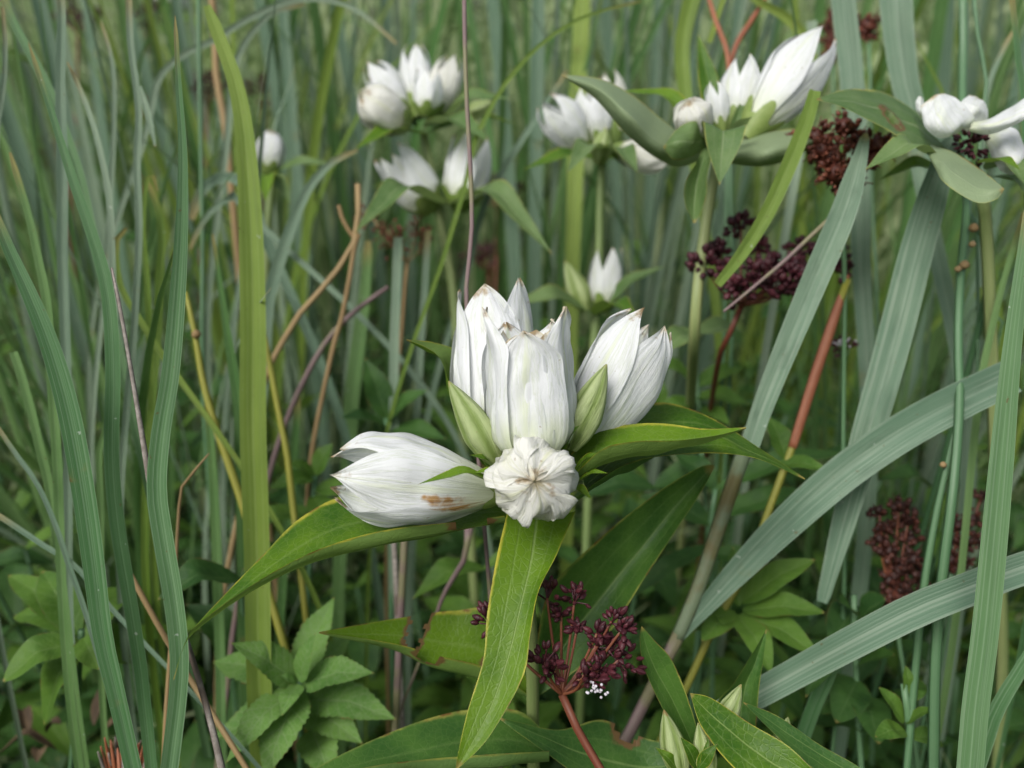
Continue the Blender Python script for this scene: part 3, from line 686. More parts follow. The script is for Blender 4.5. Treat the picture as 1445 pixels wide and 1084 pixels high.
blade('long blue-green grass blade with a needle tip and white-flecked foot', [(247, 22), (252, 120), (258, 220), (256, 330), (250, 430), (241, 530), (228, 610), (222, 690), (231, 760), (246, 850), (254, 930), (250, 1000), (240, 1080)],
      [1, 6, 13, 17, 25, 30, 33, 31, 27, 26, 27, 27, 24], M_BLUE, .245, roll=[0, 0, 0, 10, 10, 0, -5, 35, 40, 15, 0, 0, 0], rnd=.4, m=11, n=90)
blade('broad yellow-green grass blade bowed at the top beside the small bud', [(292, 8), (312, 60), (333, 120), (345, 190), (353, 300), (357, 450), (357, 600), (362, 760)], [10, 18, 25, 30, 34, 38, 38, 36], M_YELL, .33, rnd=.6, m=11)
blade('dark green grass blade growing tight beside the broad yellow-green one', [(300, 330), (322, 480), (340, 600), (345, 760)], [2, 12, 20, 24], M_GRASS, .37, rnd=.2)
blade('wide dull green grass blade leaning over the low oval leaves', [(-20, 270), (12, 350), (46, 425), (75, 500), (100, 590), (120, 700), (134, 800), (147, 900), (172, 1010)], [3, 13, 22, 31, 40, 38, 28, 24, 23], M_BLUE, .27, roll=[0, 0, 0, 0, 8, 20, 35, 25, 10], rnd=.15, m=11)
blade('second dull green blade crossing beside the wide leaning one', [(40, 60), (70, 150), (105, 260), (130, 330), (152, 410), (160, 520), (158, 640), (166, 740), (184, 850), (198, 940), (206, 1010)], [1, 8, 16, 18, 21, 22, 22, 22, 20, 18, 16], M_BLUE, .285, roll=[0, 0, 0, 10, 20, 30, 15, 0, 0, 10, 10], rnd=.3)
blade('narrow upright grey-green grass blade standing tall past the red heads', [(84, -40), (87, 30), (85, 120), (88, 240), (88, 360), (92, 480), (96, 620)], [8, 15, 15, 15, 15, 14, 12], M_GLAU, .335, rnd=.35)
blade('slanting grey-green grass blade with a long pale edge', [(-5, -30), (18, 30), (45, 80), (70, 130), (92, 190), (112, 250), (130, 330)], [6, 12, 16, 17, 17, 16, 14], M_BLUE, .36, rnd=.75)
for lab, pts, w, mt, d, rn in (
    ('pale whitish grass blade leaning beside the tall narrow one', [(95, 88), (113, 125), (128, 165), (142, 215), (155, 290), (160, 420)], [2, 8, 11, 11, 10, 9], M_GLAU, .34, .95),
    ('short pale grass blade with a curved tip between two thin ones', [(142, 30), (152, 60), (160, 100), (161, 160), (158, 240), (150, 380)], [2, 7, 9, 8, 8, 7], M_GLAU, .40, .8),
    ('bright thin grass blade rising straight past the red seed clusters', [(181, -20), (184, 60), (192, 120), (196, 170), (193, 230), (196, 330), (190, 450)], [8, 10, 11, 10, 9, 11, 10], M_GLAU, .35, .6),
    ('short side blade pointing down from the bright thin grass', [(219, 207), (212, 175), (205, 148), (197, 122)], [3, 9, 9, 5], M_GLAU, .349, .7),
    ('folded olive grass blade bending behind the needle-tipped one', [(222, 270), (213, 240), (205, 268), (202, 330), (208, 400), (212, 520)], [3, 8, 10, 10, 9, 9], M_YELL, .37, .2),
    ('curved green grass blade sweeping up from the tangle of stems', [(14, 215), (28, 260), (42, 310), (55, 370), (66, 430), (72, 520), (80, 640)], [3, 10, 14, 15, 15, 14, 13], M_GRASS, .31, .55),
    ('green grass blade curling over at the picture margin by tall stems', [(3, 10), (7, 60), (5, 120), (-4, 180), (-8, 300)], [5, 7, 8, 8, 8], M_GLAU, .34, .9),
    ('thin grey-green grass blade crossing low over the oval leaves', [(-12, 590), (22, 640), (52, 682), (78, 740), (98, 800), (118, 856), (140, 930)], [4, 7, 8, 9, 8, 7, 6], M_GLAU, .30, .2),
    ('second thin grey-green blade sloping low over the oval leaves', [(-20, 716), (25, 745), (65, 772), (105, 797), (150, 850)], [8, 9, 9, 7, 6], M_GLAU, .31, .15),
    ('stubby green grass blade with a broken white top', [(19, 497), (30, 530), (45, 585), (58, 640), (70, 690), (85, 800)], [11, 13, 13, 13, 13, 11], M_GRASS, .32, .6),
    ('slim green blade in the shade of the wide leaning blade', [(148, 470), (158, 530), (150, 600), (140, 640), (142, 720)], [3, 10, 9, 9, 9], M_GRASS, .34, .7),
    ('lime-green leaf-like blade hooked at its top', [(178, 322), (166, 332), (164, 370), (172, 410), (190, 440), (215, 480)], [5, 12, 15, 13, 9, 8], M_YELL, .36, .5),
    ('green blade with olive patch standing behind the needle-tipped blade', [(205, 250), (222, 290), (229, 340), (226, 380), (222, 470)], [3, 13, 18, 14, 12], M_YELL, .38, .1),
    ('arching grey-green grass blade curving down to the forked dry stem', [(505, 212), (470, 228), (438, 262), (415, 310), (394, 370), (378, 430), (372, 520)], [2, 9, 14, 19, 22, 20, 17], M_GLAU, .43, .25),
    ('pale arching grass blade drooping beside the small bud', [(268, 352), (282, 320), (305, 292), (330, 278), (350, 300)], [4, 12, 14, 12, 9], M_GLAU, .44, .4),
    ('broad glaucous blade hanging in the shade behind the needle tip', [(270, 310), (285, 270), (312, 250), (345, 262), (372, 330)], [8, 22, 26, 20, 14], M_GLAU, .46, .1),
    ('straight pale grey stem-like blade below the dry brown umbel', [(562, 335), (560, 400), (557, 480), (556, 560), (556, 640)], [12, 16, 15, 14, 13], M_GLAU, .42, .5),
    ('thin pale blade standing under the two-tiered gentian', [(604, 325), (600, 400), (595, 470), (590, 560)], [9, 11, 11, 10], M_GLAU, .44, .5),
    ('green blade standing behind the forked dry stem', [(520, 340), (516, 400), (508, 470), (498, 550), (492, 640)], [6, 20, 24, 22, 20], M_GRASS, .48, .5),
    ('wide pale yellow-green blade standing behind the two upright gentian flowers', [(822, -30), (820, 60), (815, 150), (812, 260), (808, 380), (806, 480)], [24, 25, 26, 24, 22, 20], M_YELL, .58, .75),
    ('yellow-green blade cut off slantwise over the wine-red umbel', [(1150, 128), (1136, 175), (1110, 240), (1080, 305), (1045, 360), (1012, 402)], [16, 22, 24, 22, 19, 12], M_YELL, .325, .35),
    ('grey-green grass blade standing up behind the holed leaf', [(1186, -40), (1193, 30), (1200, 90), (1205, 150), (1212, 240), (1215, 360)], [30, 34, 37, 38, 30, 24], M_GLAU, .40, .25),
    ('wide grey-green twin-ribbed blade behind the torn gentian', [(1262, -40), (1265, 20), (1270, 70), (1277, 118), (1290, 170), (1310, 300)], [50, 50, 44, 36, 28, 22], M_GLAU, .40, .30),
    ('thin dark green grass blade at the margin above the torn gentian', [(1426, -20), (1433, 40), (1438, 90), (1445, 140), (1450, 300)], [7, 9, 9, 9, 8], M_BLUE, .33, .1),
    ('small grey-green blade slanting across above the torn gentian', [(1432, 40), (1415, 72), (1398, 112), (1390, 150), (1385, 260)], [3, 10, 12, 9, 7], M_GLAU, .42, .5),
    ('green reed blade beside the yellow round leaf', [(1445, 300), (1420, 385), (1402, 455), (1385, 535), (1375, 620)], [5, 9, 11, 11, 10], M_GRASS, .34, .8),
    ('long upright green blade crossing in front of the grey drooping one', [(1456, 270), (1446, 350), (1434, 440), (1424, 530), (1414, 640), (1402, 770), (1389, 900), (1376, 1000), (1368, 1090)], [8, 16, 24, 29, 32, 35, 37, 36, 34], M_BLUE, .255, .8),
    ('wide grey-green blade slanting low across the undergrowth beside budding leaves', [(1005, 1012, .31), (1064, 982, .305), (1130, 946, .30), (1200, 908, .29), (1290, 862), (1370, 830), (1450, 800), (1560, 775), (1660, 830)], [30, 40, 46, 50, 50, 48, 46, 42, 36], M_GLAU, .285, .02),
    ('shaded green blade rising out of the corner beneath the grey drooping one', [(1480, 880), (1440, 945), (1405, 1005), (1380, 1075)], [10, 20, 24, 24], M_BLUE, .28, .2),
    ('dull green blade lying in shade under the slanting grey blade', [(1185, 905), (1170, 950), (1148, 1000), (1130, 1050)], [18, 22, 22, 20], M_BLUE, .34, .05),
    ('thin arching grass blade curved over in front of the tall blades', [(905, 2), (850, 15), (800, 36), (755, 70), (715, 115), (688, 160), (668, 205), (655, 265), (630, 350)], [2, 4, 5, 6, 8, 8, 8, 7, 6], M_YELL, .42, .3),
    ('glaucous thin blade slanting from the tip of the rolled gentian leaf', [(800, 100), (770, 145), (735, 200), (700, 258), (680, 300), (660, 380)], [3, 8, 11, 12, 10, 9], M_GLAU, .50, .35),
    ('pale straw-coloured blade arching over beneath the top edge', [(560, 62), (500, 12), (440, -2), (390, 8), (340, 32), (300, 58), (262, 75), (225, 110), (205, 190)], [3, 7, 9, 10, 10, 10, 9, 9, 8], M_GLAU, .48, .9),
    ('second pale blade arching beneath the straw-coloured one', [(430, 6), (390, 15), (362, 38), (340, 70), (328, 110), (320, 200)], [3, 10, 13, 12, 10, 9], M_GLAU, .50, .8),
    ('lime-green blade bending down over the long leaning flower', [(1150, 85), (1135, 52), (1110, 25), (1075, 5), (1030, -15), (1000, 60)], [10, 16, 14, 10, 8, 8], M_YELL, .45, .9),
    ('broad yellowish leaf-blade standing behind the holed-cream bud', [(985, -30), (970, 20), (962, 70), (965, 120), (975, 200)], [26, 30, 28, 20, 14], M_YELL, .46, .4),
    ('pale blade folded behind the long leaning gentian flower', [(1145, 30), (1148, 70), (1146, 110), (1135, 170), (1120, 260)], [14, 18, 18, 15, 12], M_GLAU, .47, .9),
    ('shaded blade standing behind the tip of the long drooping leaf', [(420, 560), (412, 680), (400, 800), (392, 930)], [8, 14, 14, 12], M_GRASS, .42, .2),
    ('narrow blade with two tints rising behind the forked dry stem', [(292, 560), (300, 660), (306, 780), (310, 900)], [6, 14, 16, 14], M_GRASS, .36, .4),
):
    blade(lab, pts, w, mt, d, roll=rng.uniform(-12, 12), rnd=rn, root='side blade' not in lab and 'cut off' not in lab and 'bending down' not in lab)

def stem_thing(name, label, pts, w, mat, d=None, root=True, cat='stem', nodes=(), bumps=0, tip=0):
    W = PL(pts, d)[::-1]; dd = [(p[2] if len(p) > 2 else d) for p in pts][::-1]
    rr = [mm(x, y) / 2 for x, y in zip((w if not np.isscalar(w) else [w] * len(pts))[::-1], dd)]
    if root:
        W = root_ext(W); rr = [rr[0]] * 3 + rr
    th = Thing(name, label, cat, W[0])
    V = tube(W, rr, 60, 9)
    if tip:
        k = tip; th.part('stem_tip', Geo().grid(tube(W[-k:], rr[-k:], 20, 9) * 1.0), mat); V = tube(W[:-k + 1], rr[:-k + 1], 50, 9); mat = M_GSTEM
    if bumps:
        wb = Wob(6, 3, 9); V = V + (wb(np.linspace(0, 1, V.shape[0])[:, None], np.linspace(0, 1, 9)[None]) * bumps)[..., None]
    th.part('stem', Geo().grid(V, rnd=.5), mat)
    for (x, y, dz, r) in nodes:
        p = P(x, y, dz); g = Geo()
        g.grid(seed(p - np.array([0, 0, mm(r, dz)]), [0, 0, 1], mm(2 * r, dz), mm(r, dz)))
        th.part('node', g, M_TAN)
    return th

stem_thing('withered_stalk', 'weathered grey dead grass stem crossing behind the needle-tipped blade', [(158, 378), (168, 425), (178, 480), (190, 550), (205, 640), (222, 740), (245, 840), (264, 910), (284, 970), (300, 1030), (312, 1080)], [3, 6, 8, 8, 8, 8, 8, 8, 9, 9, 9], M_DEAD, .252, bumps=.0004, cat='dead stem')
stem_thing('thin_stem', 'thin purple stem rising above the tallest white petal', [(655, -20), (656, 60), (659, 150), (664, 240), (666, 320), (661, 380), (658, 430), (668, 560)], [6, 7, 7, 7, 7, 6, 6, 6], M_PSTEM, .30)
stem_thing('thin_stem', 'thin wire of a purple stem slanting over the wine-red umbel', [(1021, 440), (1060, 408), (1105, 370), (1150, 328), (1185, 295)], [4, 5, 6, 7, 6], M_PSTEM, .325, root=False)
stem_thing('reed_stem', 'double green reed stem with withered nodes below the torn gentian', [(1358, -20, .40), (1359, 60, .40), (1358, 145, .39), (1364, 230, .37), (1364, 300, .345), (1356, 380, .33), (1352, 480, .32), (1354, 570, .31), (1345, 690, .30), (1330, 810, .30), (1320, 930, .30), (1317, 1090, .30)], [12, 13, 12, 11, 11, 12, 12, 11, 14, 14, 15, 16], M_GSTEM, .30, nodes=[(1374, 322, .334, 7), (1361, 374, .326, 7), (1352, 380, .325, 5), (1372, 345, .33, 5)], cat='reed')
stem_thing('reed_stem', 'slim spotted reed stem leaning beside the double reed stem', [(1350, 595), (1338, 650), (1322, 720), (1308, 800), (1300, 860), (1290, 960)], [6, 9, 11, 12, 12, 11], M_GSTEM, .31, nodes=[(1331, 656, .308, 5)], cat='reed')
stem_thing('reed_stem', 'knotted thin reed stem reaching the top edge above the torn gentian', [(1374, -20), (1378, 40), (1388, 90), (1392, 130), (1384, 180), (1380, 300)], [5, 6, 6, 6, 5, 5], M_GSTEM, .37, cat='reed')
stem_thing('yellow_stem', 'yellow-green jointed stem leaning behind the needle-tipped blade', [(262, 412), (275, 470), (287, 540), (304, 600), (325, 660), (345, 720), (362, 780)], [5, 8, 11, 12, 12, 12, 11], M_YSTEM, .36, nodes=[(277, 472, .358, 7)])
stem_thing('thin_stem', 'purplish stem slanting behind the open meadow gap beside the forked dry stem', [(548, 405), (500, 440), (462, 480), (430, 535), (402, 600), (380, 670), (365, 740)], [6, 7, 8, 9, 9, 8, 8], M_PSTEM, .42)
stem_thing('dry_stem', 'olive stem standing beside the broad yellow-green blade foot', [(372, 470), (382, 520), (393, 580), (405, 640), (412, 700)], [7, 9, 10, 10, 9], M_YSTEM, .38)
stem_thing('thin_stem', 'pair-like purple-grey stem standing in shade below the side-lying flower', [(572, 740), (568, 820), (564, 900), (560, 980), (556, 1060)], [11, 11, 10, 10, 10], M_PSTEM, .35)
stem_thing('thin_stem', 'pale shaded stem close behind the purple-grey one', [(555, 745), (559, 820), (562, 900), (566, 980)], [8, 8, 8, 8], M_DEAD, .365)
stem_thing('thin_stem', 'dim brown stem in the dark gap over the mint-like herb', [(352, 740), (340, 820), (328, 900), (322, 960)], [8, 8, 8, 8], M_PSTEM, .38)
stem_thing('dry_stem', 'ochre dry stem lying aslant behind the white-flecked blade foot', [(178, 800), (200, 840), (222, 880), (245, 920)], [7, 10, 10, 8], M_TAN, .30)
stem_thing('thin_stem', 'fine branched wisp with a brown stalk behind the bent blade', [(295, 640), (270, 670), (256, 690), (250, 760), (247, 830)], [2, 3, 5, 6, 6], M_TAN, .31)
stem_thing('thin_stem', 'thin brown twig leaning into the dark hollow under the flowers', [(662, 745), (655, 790), (635, 822), (622, 850), (612, 880)], [13, 8, 5, 4, 4], M_PSTEM, .36)
stem_thing('thin_stem', 'reddish forked stem tip reaching the top edge behind the leaning flower', [(998, -10), (1010, 30), (1025, 70), (1030, 110), (1030, 200)], [6, 7, 7, 6, 6], M_RUST, .45, tip=4)
stem_thing('thin_stem', 'second reddish stem tip meeting the forked one', [(1082, -5), (1060, 30), (1040, 62), (1028, 100), (1026, 200)], [6, 8, 8, 6, 6], M_RUST, .455, tip=4)
stem_thing('dry_stem', 'orange dry stem rising to the top edge beside the bowed blade', [(298, -20), (301, 20), (304, 60), (306, 110), (318, 180), (330, 300)], [10, 12, 10, 8, 10, 10], M_TAN, .52)
stem_thing('reed_stem', 'dark slim upright stem next to the thin grass spike', [(280, -10), (281, 60), (282, 130), (284, 220), (286, 330)], [6, 6, 6, 6, 6], M_GSTEM, .45, cat='reed')

# forked dry stem (two prongs)
th = Thing('dry_stem', 'forked tan dry stem with withered brown tips', 'dead stem', ground(P(375, 560, .41)))
for q, w in (([(505, 260), (506, 300), (503, 335), (470, 390), (425, 440), (395, 490), (372, 540), (355, 640)], 8), ([(478, 290), (484, 310), (494, 328), (502, 338)], 6), ([(506, 330), (500, 352), (492, 400), (482, 450), (468, 500), (440, 640), (430, 760)], 7)):
    th.part('prong', Geo().grid(tube(PL(q, .41)[::-1] if w < 8 else root_ext(PL(q, .41)[::-1]), mm(w, .41) / 2, 40)), M_TAN)

# jointed grass: sheathed stem with two wide blades
jg = Thing('tall_grass', 'jointed tall grass with a purple sheath and two wide grey-green blades', 'grass', ground(P(880, 1050, .33)))
jg.part('stem', Geo().grid(tube(root_ext(PL([(890, 1030, .33), (925, 960, .33), (958, 895, .33)])), [.0022, .0022, .0023, .0024, .0025, .0028], 40)), M_PSTEM)
jg.part('sheath', Geo().grid(tube(PL([(956, 900, .33), (985, 830, .33), (1012, 750, .33), (1042, 660, .328), (1062, 605, .325)]), [.0028, .0030, .0031, .0032, .0034], 30)), M_OLIVE)
blade('', [(1222, 188), (1212, 228), (1190, 300), (1150, 395), (1110, 490), (1078, 570), (1058, 630)], [4, 27, 38, 38, 34, 30, 26], M_GLAU, .32, rnd=.3, root=False, th=jg, m=11)
blade('', [(1425, 532, .31), (1350, 568, .312), (1270, 612, .315), (1190, 668, .318), (1110, 738, .322), (1040, 808, .326), (985, 868, .329), (955, 902, .33)], [50, 54, 54, 52, 48, 36, 22, 12], M_GLAU, rnd=.05, root=False, th=jg, m=11)
dg = Thing('tall_grass', 'long grey-green blade drooping to a cut end under the torn gentian', 'grass', ground(P(1372, 500, .37)))
dg.part('stem', Geo().grid(tube(np.vstack([dg.base, PL([(1372, 500, .37), (1366, 330, .365), (1358, 215, .355), (1345, 195, .345)])]), .0015, 30)), M_GSTEM)
blade('', [(1160, 850), (1176, 790), (1198, 710), (1222, 620), (1245, 540), (1268, 455), (1292, 360), (1315, 280), (1335, 215), (1345, 195)], [14, 26, 36, 43, 46, 47, 46, 42, 30, 14], M_GLAU, .335, rnd=.2, root=False, th=dg, m=11)

# ------------------------------------------------------------------ seed heads
def umbel(label, node, stem, umbellets, d, srad, mat=M_SEED, smat=M_SEEDST, nseed=16, sl=.0034, sr=.0011, flecks=None):
    N = P(*node); S_ = [P(*q) for q in stem]
    W = root_ext(np.vstack([S_[::-1], N])); th = Thing('umbel_seed_head', label, 'seed head', W[0])
    th.part('stem', Geo().grid(tube(W, srad * 1.1, 44)), smat)
    for (x, y, dz, r) in umbellets:
        c = P(x, y, dz); rad = mm(r, dz)
        mid = (N + c) / 2 + np.array([0, 0, -.0025])
        th.part('ray', Geo().grid(tube([N, mid, c - unit(c - N) * rad * .55], [srad * .55, srad * .4, srad * .38], 12, 7)), smat)
        g = Geo(); axis = unit(c - N + [0, 0, .01]); o0 = c - axis * rad * .7
        for i in range(nseed):
            dv = unit(axis * .75 + rng.normal(size=3) * .62); L = rad * rng.uniform(.7, 1.35)
            e = o0 + dv * L
            if i % 2 == 0: g.grid(tube([o0, (o0 + e) / 2, e], sr * .28, 4, 5))
            k = rng.uniform(.65, 1.2)
            if i % 5 == 4: continue
            g.grid(seed(e - dv * sl * .3, dv + rng.normal(size=3) * .3, sl * k, sr * k))
        th.part('seed_cluster', g, mat)
    if flecks:
        g = Geo()
        for i in range(22):
            p = P(*flecks) + rng.normal(size=3) * [.0022, .0015, .0013]; g.grid(seed(p, rng.normal(size=3), .0011, .0005))
        th.part('pale_floret', g, M_FLECK)
    return th

umbel('wine-red umbel of dried seeds on a red-brown stalk beneath the hanging leaf', (793, 980, .258), [(800, 1000, .258), (822, 1042, .256), (850, 1090, .253)],
      [(770, 832, .262, 22), (812, 838, .262, 17), (868, 870, .256, 16), (884, 882, .254, 15), (846, 888, .258, 13), (764, 925, .250, 26), (780, 938, .254, 20), (884, 925, .254, 23), (868, 915, .258, 18), (832, 950, .250, 22), (852, 940, .250, 17), (815, 885, .262, 7), (684, 870, .266, 20), (792, 862, .262, 13), (845, 905, .258, 14)],
      .258, .0012, nseed=20, sl=.0036, sr=.00098, flecks=(838, 972, .246))
umbel('wine-red umbel of dried seeds behind the slanting purple wire', (1046, 432, .37), [(1030, 470, .37), (1015, 505, .385), (1000, 600, .45), (995, 680, .52)],
      [(985, 366, .36, 20), (1013, 352, .37, 16), (1022, 380, .36, 16), (1046, 312, .38, 18), (1072, 345, .38, 16), (1070, 385, .35, 24), (1095, 400, .36, 20), (1120, 402, .36, 18), (1118, 370, .37, 20), (1135, 350, .38, 18), (1040, 402, .355, 18), (1090, 372, .37, 18), (1125, 385, .36, 16), (1186, 372, .39, 20), (1180, 345, .39, 16)],
      .37, .0012, nseed=34, sl=.0042, sr=.0016)
umbel('tiny wine-red umbel with pale flecks on a green stalk by the rusty stem', (1190, 505, .38), [(1190, 525, .38), (1188, 560, .39), (1186, 640, .46)],
      [(1180, 482, .376, 9), (1192, 478, .376, 9), (1202, 486, .378, 9), (1186, 492, .372, 8)], .38, .0008, smat=M_GSTEM, nseed=14, sl=.002, sr=.0006, flecks=(1191, 484, .37))
umbel('withered brown umbel under the lower tier of the blurred gentian', (575, 370, .47), [(572, 400, .47), (566, 480, .47)],
      [(540, 318, .46, 22), (565, 330, .45, 20), (590, 318, .46, 22), (548, 340, .45, 18), (600, 335, .46, 18), (520, 300, .48, 18)], .47, .001, mat=M_BROWN, smat=M_TAN, nseed=18, sl=.003, sr=.0008)
for lab, x, y, d in (('far wine-red seed umbel at the top edge near the tall narrow blade', 110, 14, .85), ('far wine-red seed umbel beside the distant white gentian', 208, 8, .9), ('dim wine-red seed umbel behind the bowed yellow-green blade', 292, 112, .8),
                     ('dim wine-red seed umbel in the tall grass behind the small bud', 372, 118, 1.0), ('dull red seed umbel glimpsed between the two blurred gentians', 702, 262, .7), ('dim red seed umbel low behind the two-tiered gentian', 690, 350, .75), ('far dull red umbel in the tangle past the slanting blade', 62, 205, 1.0), ('small far red umbel behind the thin reeds above the torn gentian', 1305, 120, .95)):
    umbel(lab, (x, y + 34, d), [(x, y + 60, d), (x - 3, y + 150, d)], [(x + dx, y + dy, d + dz, 13) for dx, dy, dz in ((-24, 4, 0), (-8, -6, .02), (10, -4, -.02), (25, 4, 0), (0, 8, -.04), (-14, 12, -.03), (16, 12, .03))], d, .0012, nseed=14, sl=.0045, sr=.0018)

def ball_head(label, stem, balls, d, mat=M_BROWN, sr=.0013, sl=.0028, smat=M_SEEDST):
    S_ = [P(*q) for q in stem]
    W = root_ext(S_[::-1]); th = Thing('capsule_head', label, 'seed head', W[0])
    th.part('stem', Geo().grid(tube(W, .0010, 44)), M_GSTEM)
    for (x, y, dz, r, k) in balls:
        c = P(x, y, dz); rad = mm(r, dz); g = Geo()
        for i in range(k):
            z = 1 - 2 * (i + .5) / k; a = i * 2.39996
            dv = np.array([math.sqrt(1 - z * z) * math.cos(a), math.sqrt(1 - z * z) * math.sin(a), z]) + rng.normal(size=3) * .25
            kk = rng.uniform(.5, 1.2)
            if rng.random() < .12: continue
            g.grid(seed(c + dv * rad * rng.uniform(.4, .72), dv + rng.normal(size=3) * .35, min(sl, rad * .7) * kk * 1.15, sr * kk * .9))
            if i % 6 == 0: g.grid(tube([c, c + dv * rad * .6, c + dv * rad * 1.25], .00025, 4, 5))
        g.grid(seed(c - [0, 0, rad * .6], [0, 0, 1], rad * 1.2, rad * .6), rnd=0)
        th.part('capsule_cluster', g, mat)
        th.part('ray', Geo().grid(tube([S_[0], (S_[0] + c) / 2 - [0, 0, .002], c], .0006, 8, 6)), smat)
    return th
ball_head('clustered rust-brown capsule heads under the holed gentian leaf', [(1195, 285, .345), (1190, 330, .35), (1192, 400, .355), (1190, 600, .36)],
          [(1172, 225, .34, 30, 60), (1200, 255, .338, 24, 44), (1180, 245, .335, 26, 50), (1192, 180, .345, 24, 46), (1150, 195, .345, 24, 46), (1130, 192, .35, 16, 28), (1240, 205, .345, 22, 44), (1212, 200, .35, 20, 36), (1225, 222, .348, 16, 28), (1160, 212, .338, 20, 36)], .345)
ball_head('single round rust-brown capsule head above the holed leaf', [(1226, 60, .47), (1228, 120, .47), (1230, 260, .47)], [(1225, 37, .47, 20, 50), (1218, 46, .47, 12, 24)], .47, sr=.0018)
ball_head('elongated brown seed spike behind the upright grey-green blades', [(1176, 90, .55), (1176, 140, .55), (1180, 260, .55)], [(1168, 40, .55, 12, 26), (1172, 58, .55, 13, 26), (1170, 78, .55, 12, 24), (1176, 22, .55, 9, 20)], .55, sr=.0018)
ball_head('dark withered capsule cluster in the shade behind the drooping grey blade', [(1262, 850, .36), (1268, 900, .36)],
          [(1240, 720, .36, 12, 14), (1268, 715, .362, 16, 24), (1282, 735, .365, 14, 22), (1250, 745, .36, 15, 24), (1240, 760, .36, 13, 18), (1256, 778, .358, 15, 22), (1290, 790, .36, 16, 26), (1270, 805, .358, 18, 26), (1255, 820, .36, 15, 24), (1296, 812, .365, 14, 22), (1250, 848, .358, 13, 18), (1280, 832, .36, 14, 22), (1285, 760, .365, 13, 20)], .36, mat=M_DARKCAP, sr=.0016)
ball_head('second dark withered cluster by the long upright green blade', [(1345, 800, .37), (1335, 850, .37)],
          [(1352, 742, .37, 14, 22), (1372, 732, .372, 12, 18), (1358, 768, .37, 14, 22), (1376, 762, .372, 12, 18), (1342, 790, .37, 13, 20), (1362, 790, .37, 13, 20), (1386, 700, .375, 9, 14)], .37, mat=M_DARKCAP, sr=.0014)

# spiky red stubble low among the oval leaves
th = Thing('red_stubble', 'tuft of stiff reddish spikes low beside the oval leaves', 'plant', P(178, 1110, .31))
for i in range(20):
    x = 138 + i * 4.1 + rng.uniform(-3, 3); b = P(178 + (x - 178) * .55, 1105, .31 + rng.uniform(-.01, .01)); t = P(x, 1046 + abs(i - 9) * .8 + rng.uniform(-12, 12), .305)
    th.part('spike', Geo().grid(tube([b, (b + t) / 2, t], [.0006, .0009, .0003], 8, 6)), M_RUST if i % 3 else M_DEAD)
for i in range(7):
    a = P(rng.uniform(30, 210), rng.uniform(1010, 1080), .40); b = a + np.array([rng.uniform(-.03, .03), rng.uniform(-.01, .02), rng.uniform(-.006, .012)])
    o = obj('dead_leaf', Geo().grid(leaf(a, b, .008, hint=UPV, droop=.35, fold=30)), M_LITTER)
    tag(o, 'curled dry brown leaf in the litter by the reddish spikes', 'dead leaf', 'curled dry leaves in the litter')

# ------------------------------------------------------------------ leafy herbs one can pick out
def herb(label, centre, stem, leaves, d, mat, serr=0, name='leafy_herb', smat=M_GSTEM, srad=.0013, droop=.12, peak=.42, q=1.1, group=None):
    S_ = [P(*p) for p in stem]
    W = root_ext(S_[::-1]); th = Thing(name, label, 'herb', W[0], group)
    th.part('stem', Geo().grid(tube(W, srad, 44)), smat)
    for (bx, by, bd, tx, ty, td, w) in leaves:
        th.part('leaf', Geo().grid(leaf(P(bx, by, bd), P(tx, ty, td), mm(w, (bd + td) / 2), n=45 if serr else 24, m=9, hint=UPV * .9 - FWD * .7, droop=droop, fold=14, peak=peak, serr=serr, q=q)), mat)
    return th
c = .335
herb('bright mint-like herb with toothed leaves whorled round a small tip', None, [(421, 962, c), (432, 1000, c + .01), (444, 1060, c + .02), (450, 1120, c + .04)],
     [(421, 964, c, 325, 907, c - .015, 58), (418, 966, c, 300, 934, c + .02, 64), (424, 960, c + .005, 472, 842, c + .02, 52), (423, 962, c - .003, 446, 893, c - .01, 36), (428, 965, c, 528, 950, c - .012, 56), (432, 985, c + .01, 560, 1016, c - .005, 63),
      (420, 970, c, 318, 1078, c - .03, 52), (425, 975, c, 372, 1100, c - .025, 67), (418, 963, c - .003, 394, 954, c - .008, 18), (430, 975, c + .01, 497, 895, c + .03, 45), (430, 1000, c + .012, 512, 1050, c - .005, 58), (425, 1010, c + .012, 300, 1040, c + .01, 63), (440, 1030, c + .014, 470, 1110, c - .02, 60), (420, 966, c - .004, 398, 1010, c - .02, 34)],
     c, M_MINT, serr=14, peak=.36)
c = .355
herb('yellow-green herb with rounded leaflets and a rusty withered upper stem', None, [(1196, 395, c), (1180, 440, c), (1150, 530, c), (1118, 630, c), (1092, 700, c), (1055, 800, c), (1010, 880, c), (972, 962, c), (940, 1030, c)],
     [(1095, 655, c, 1168, 664, c - .01, 30), (1110, 650, c, 1085, 590, c + .01, 36), (1046, 850, c, 1150, 790, c - .01, 46), (1048, 862, c, 1164, 865, c - .015, 44), (1044, 868, c, 1155, 925, c - .02, 50), (1040, 868, c, 1088, 950, c - .03, 44), (1042, 855, c, 1034, 772, c + .01, 30), (1038, 865, c, 980, 890, c - .01, 34), (1030, 870, c, 990, 905, c - .02, 40)],
     c, M_HERB, smat=M_YSTEM, srad=.0017, q=.8)
rs = P(1196, 395, c)
herbs = [o for o in S.objects if o.get('label', '').startswith('yellow-green herb')][0]
V = tube(np.array([P(1118, 632, c), P(1150, 530, c), P(1180, 440, c), P(1197, 388, c)]), [.0020, .0024, .0023, .0005], 30)
obj('withered_stem', Geo().grid(V), M_RUST, herbs, np.array(herbs.location))
c = .335
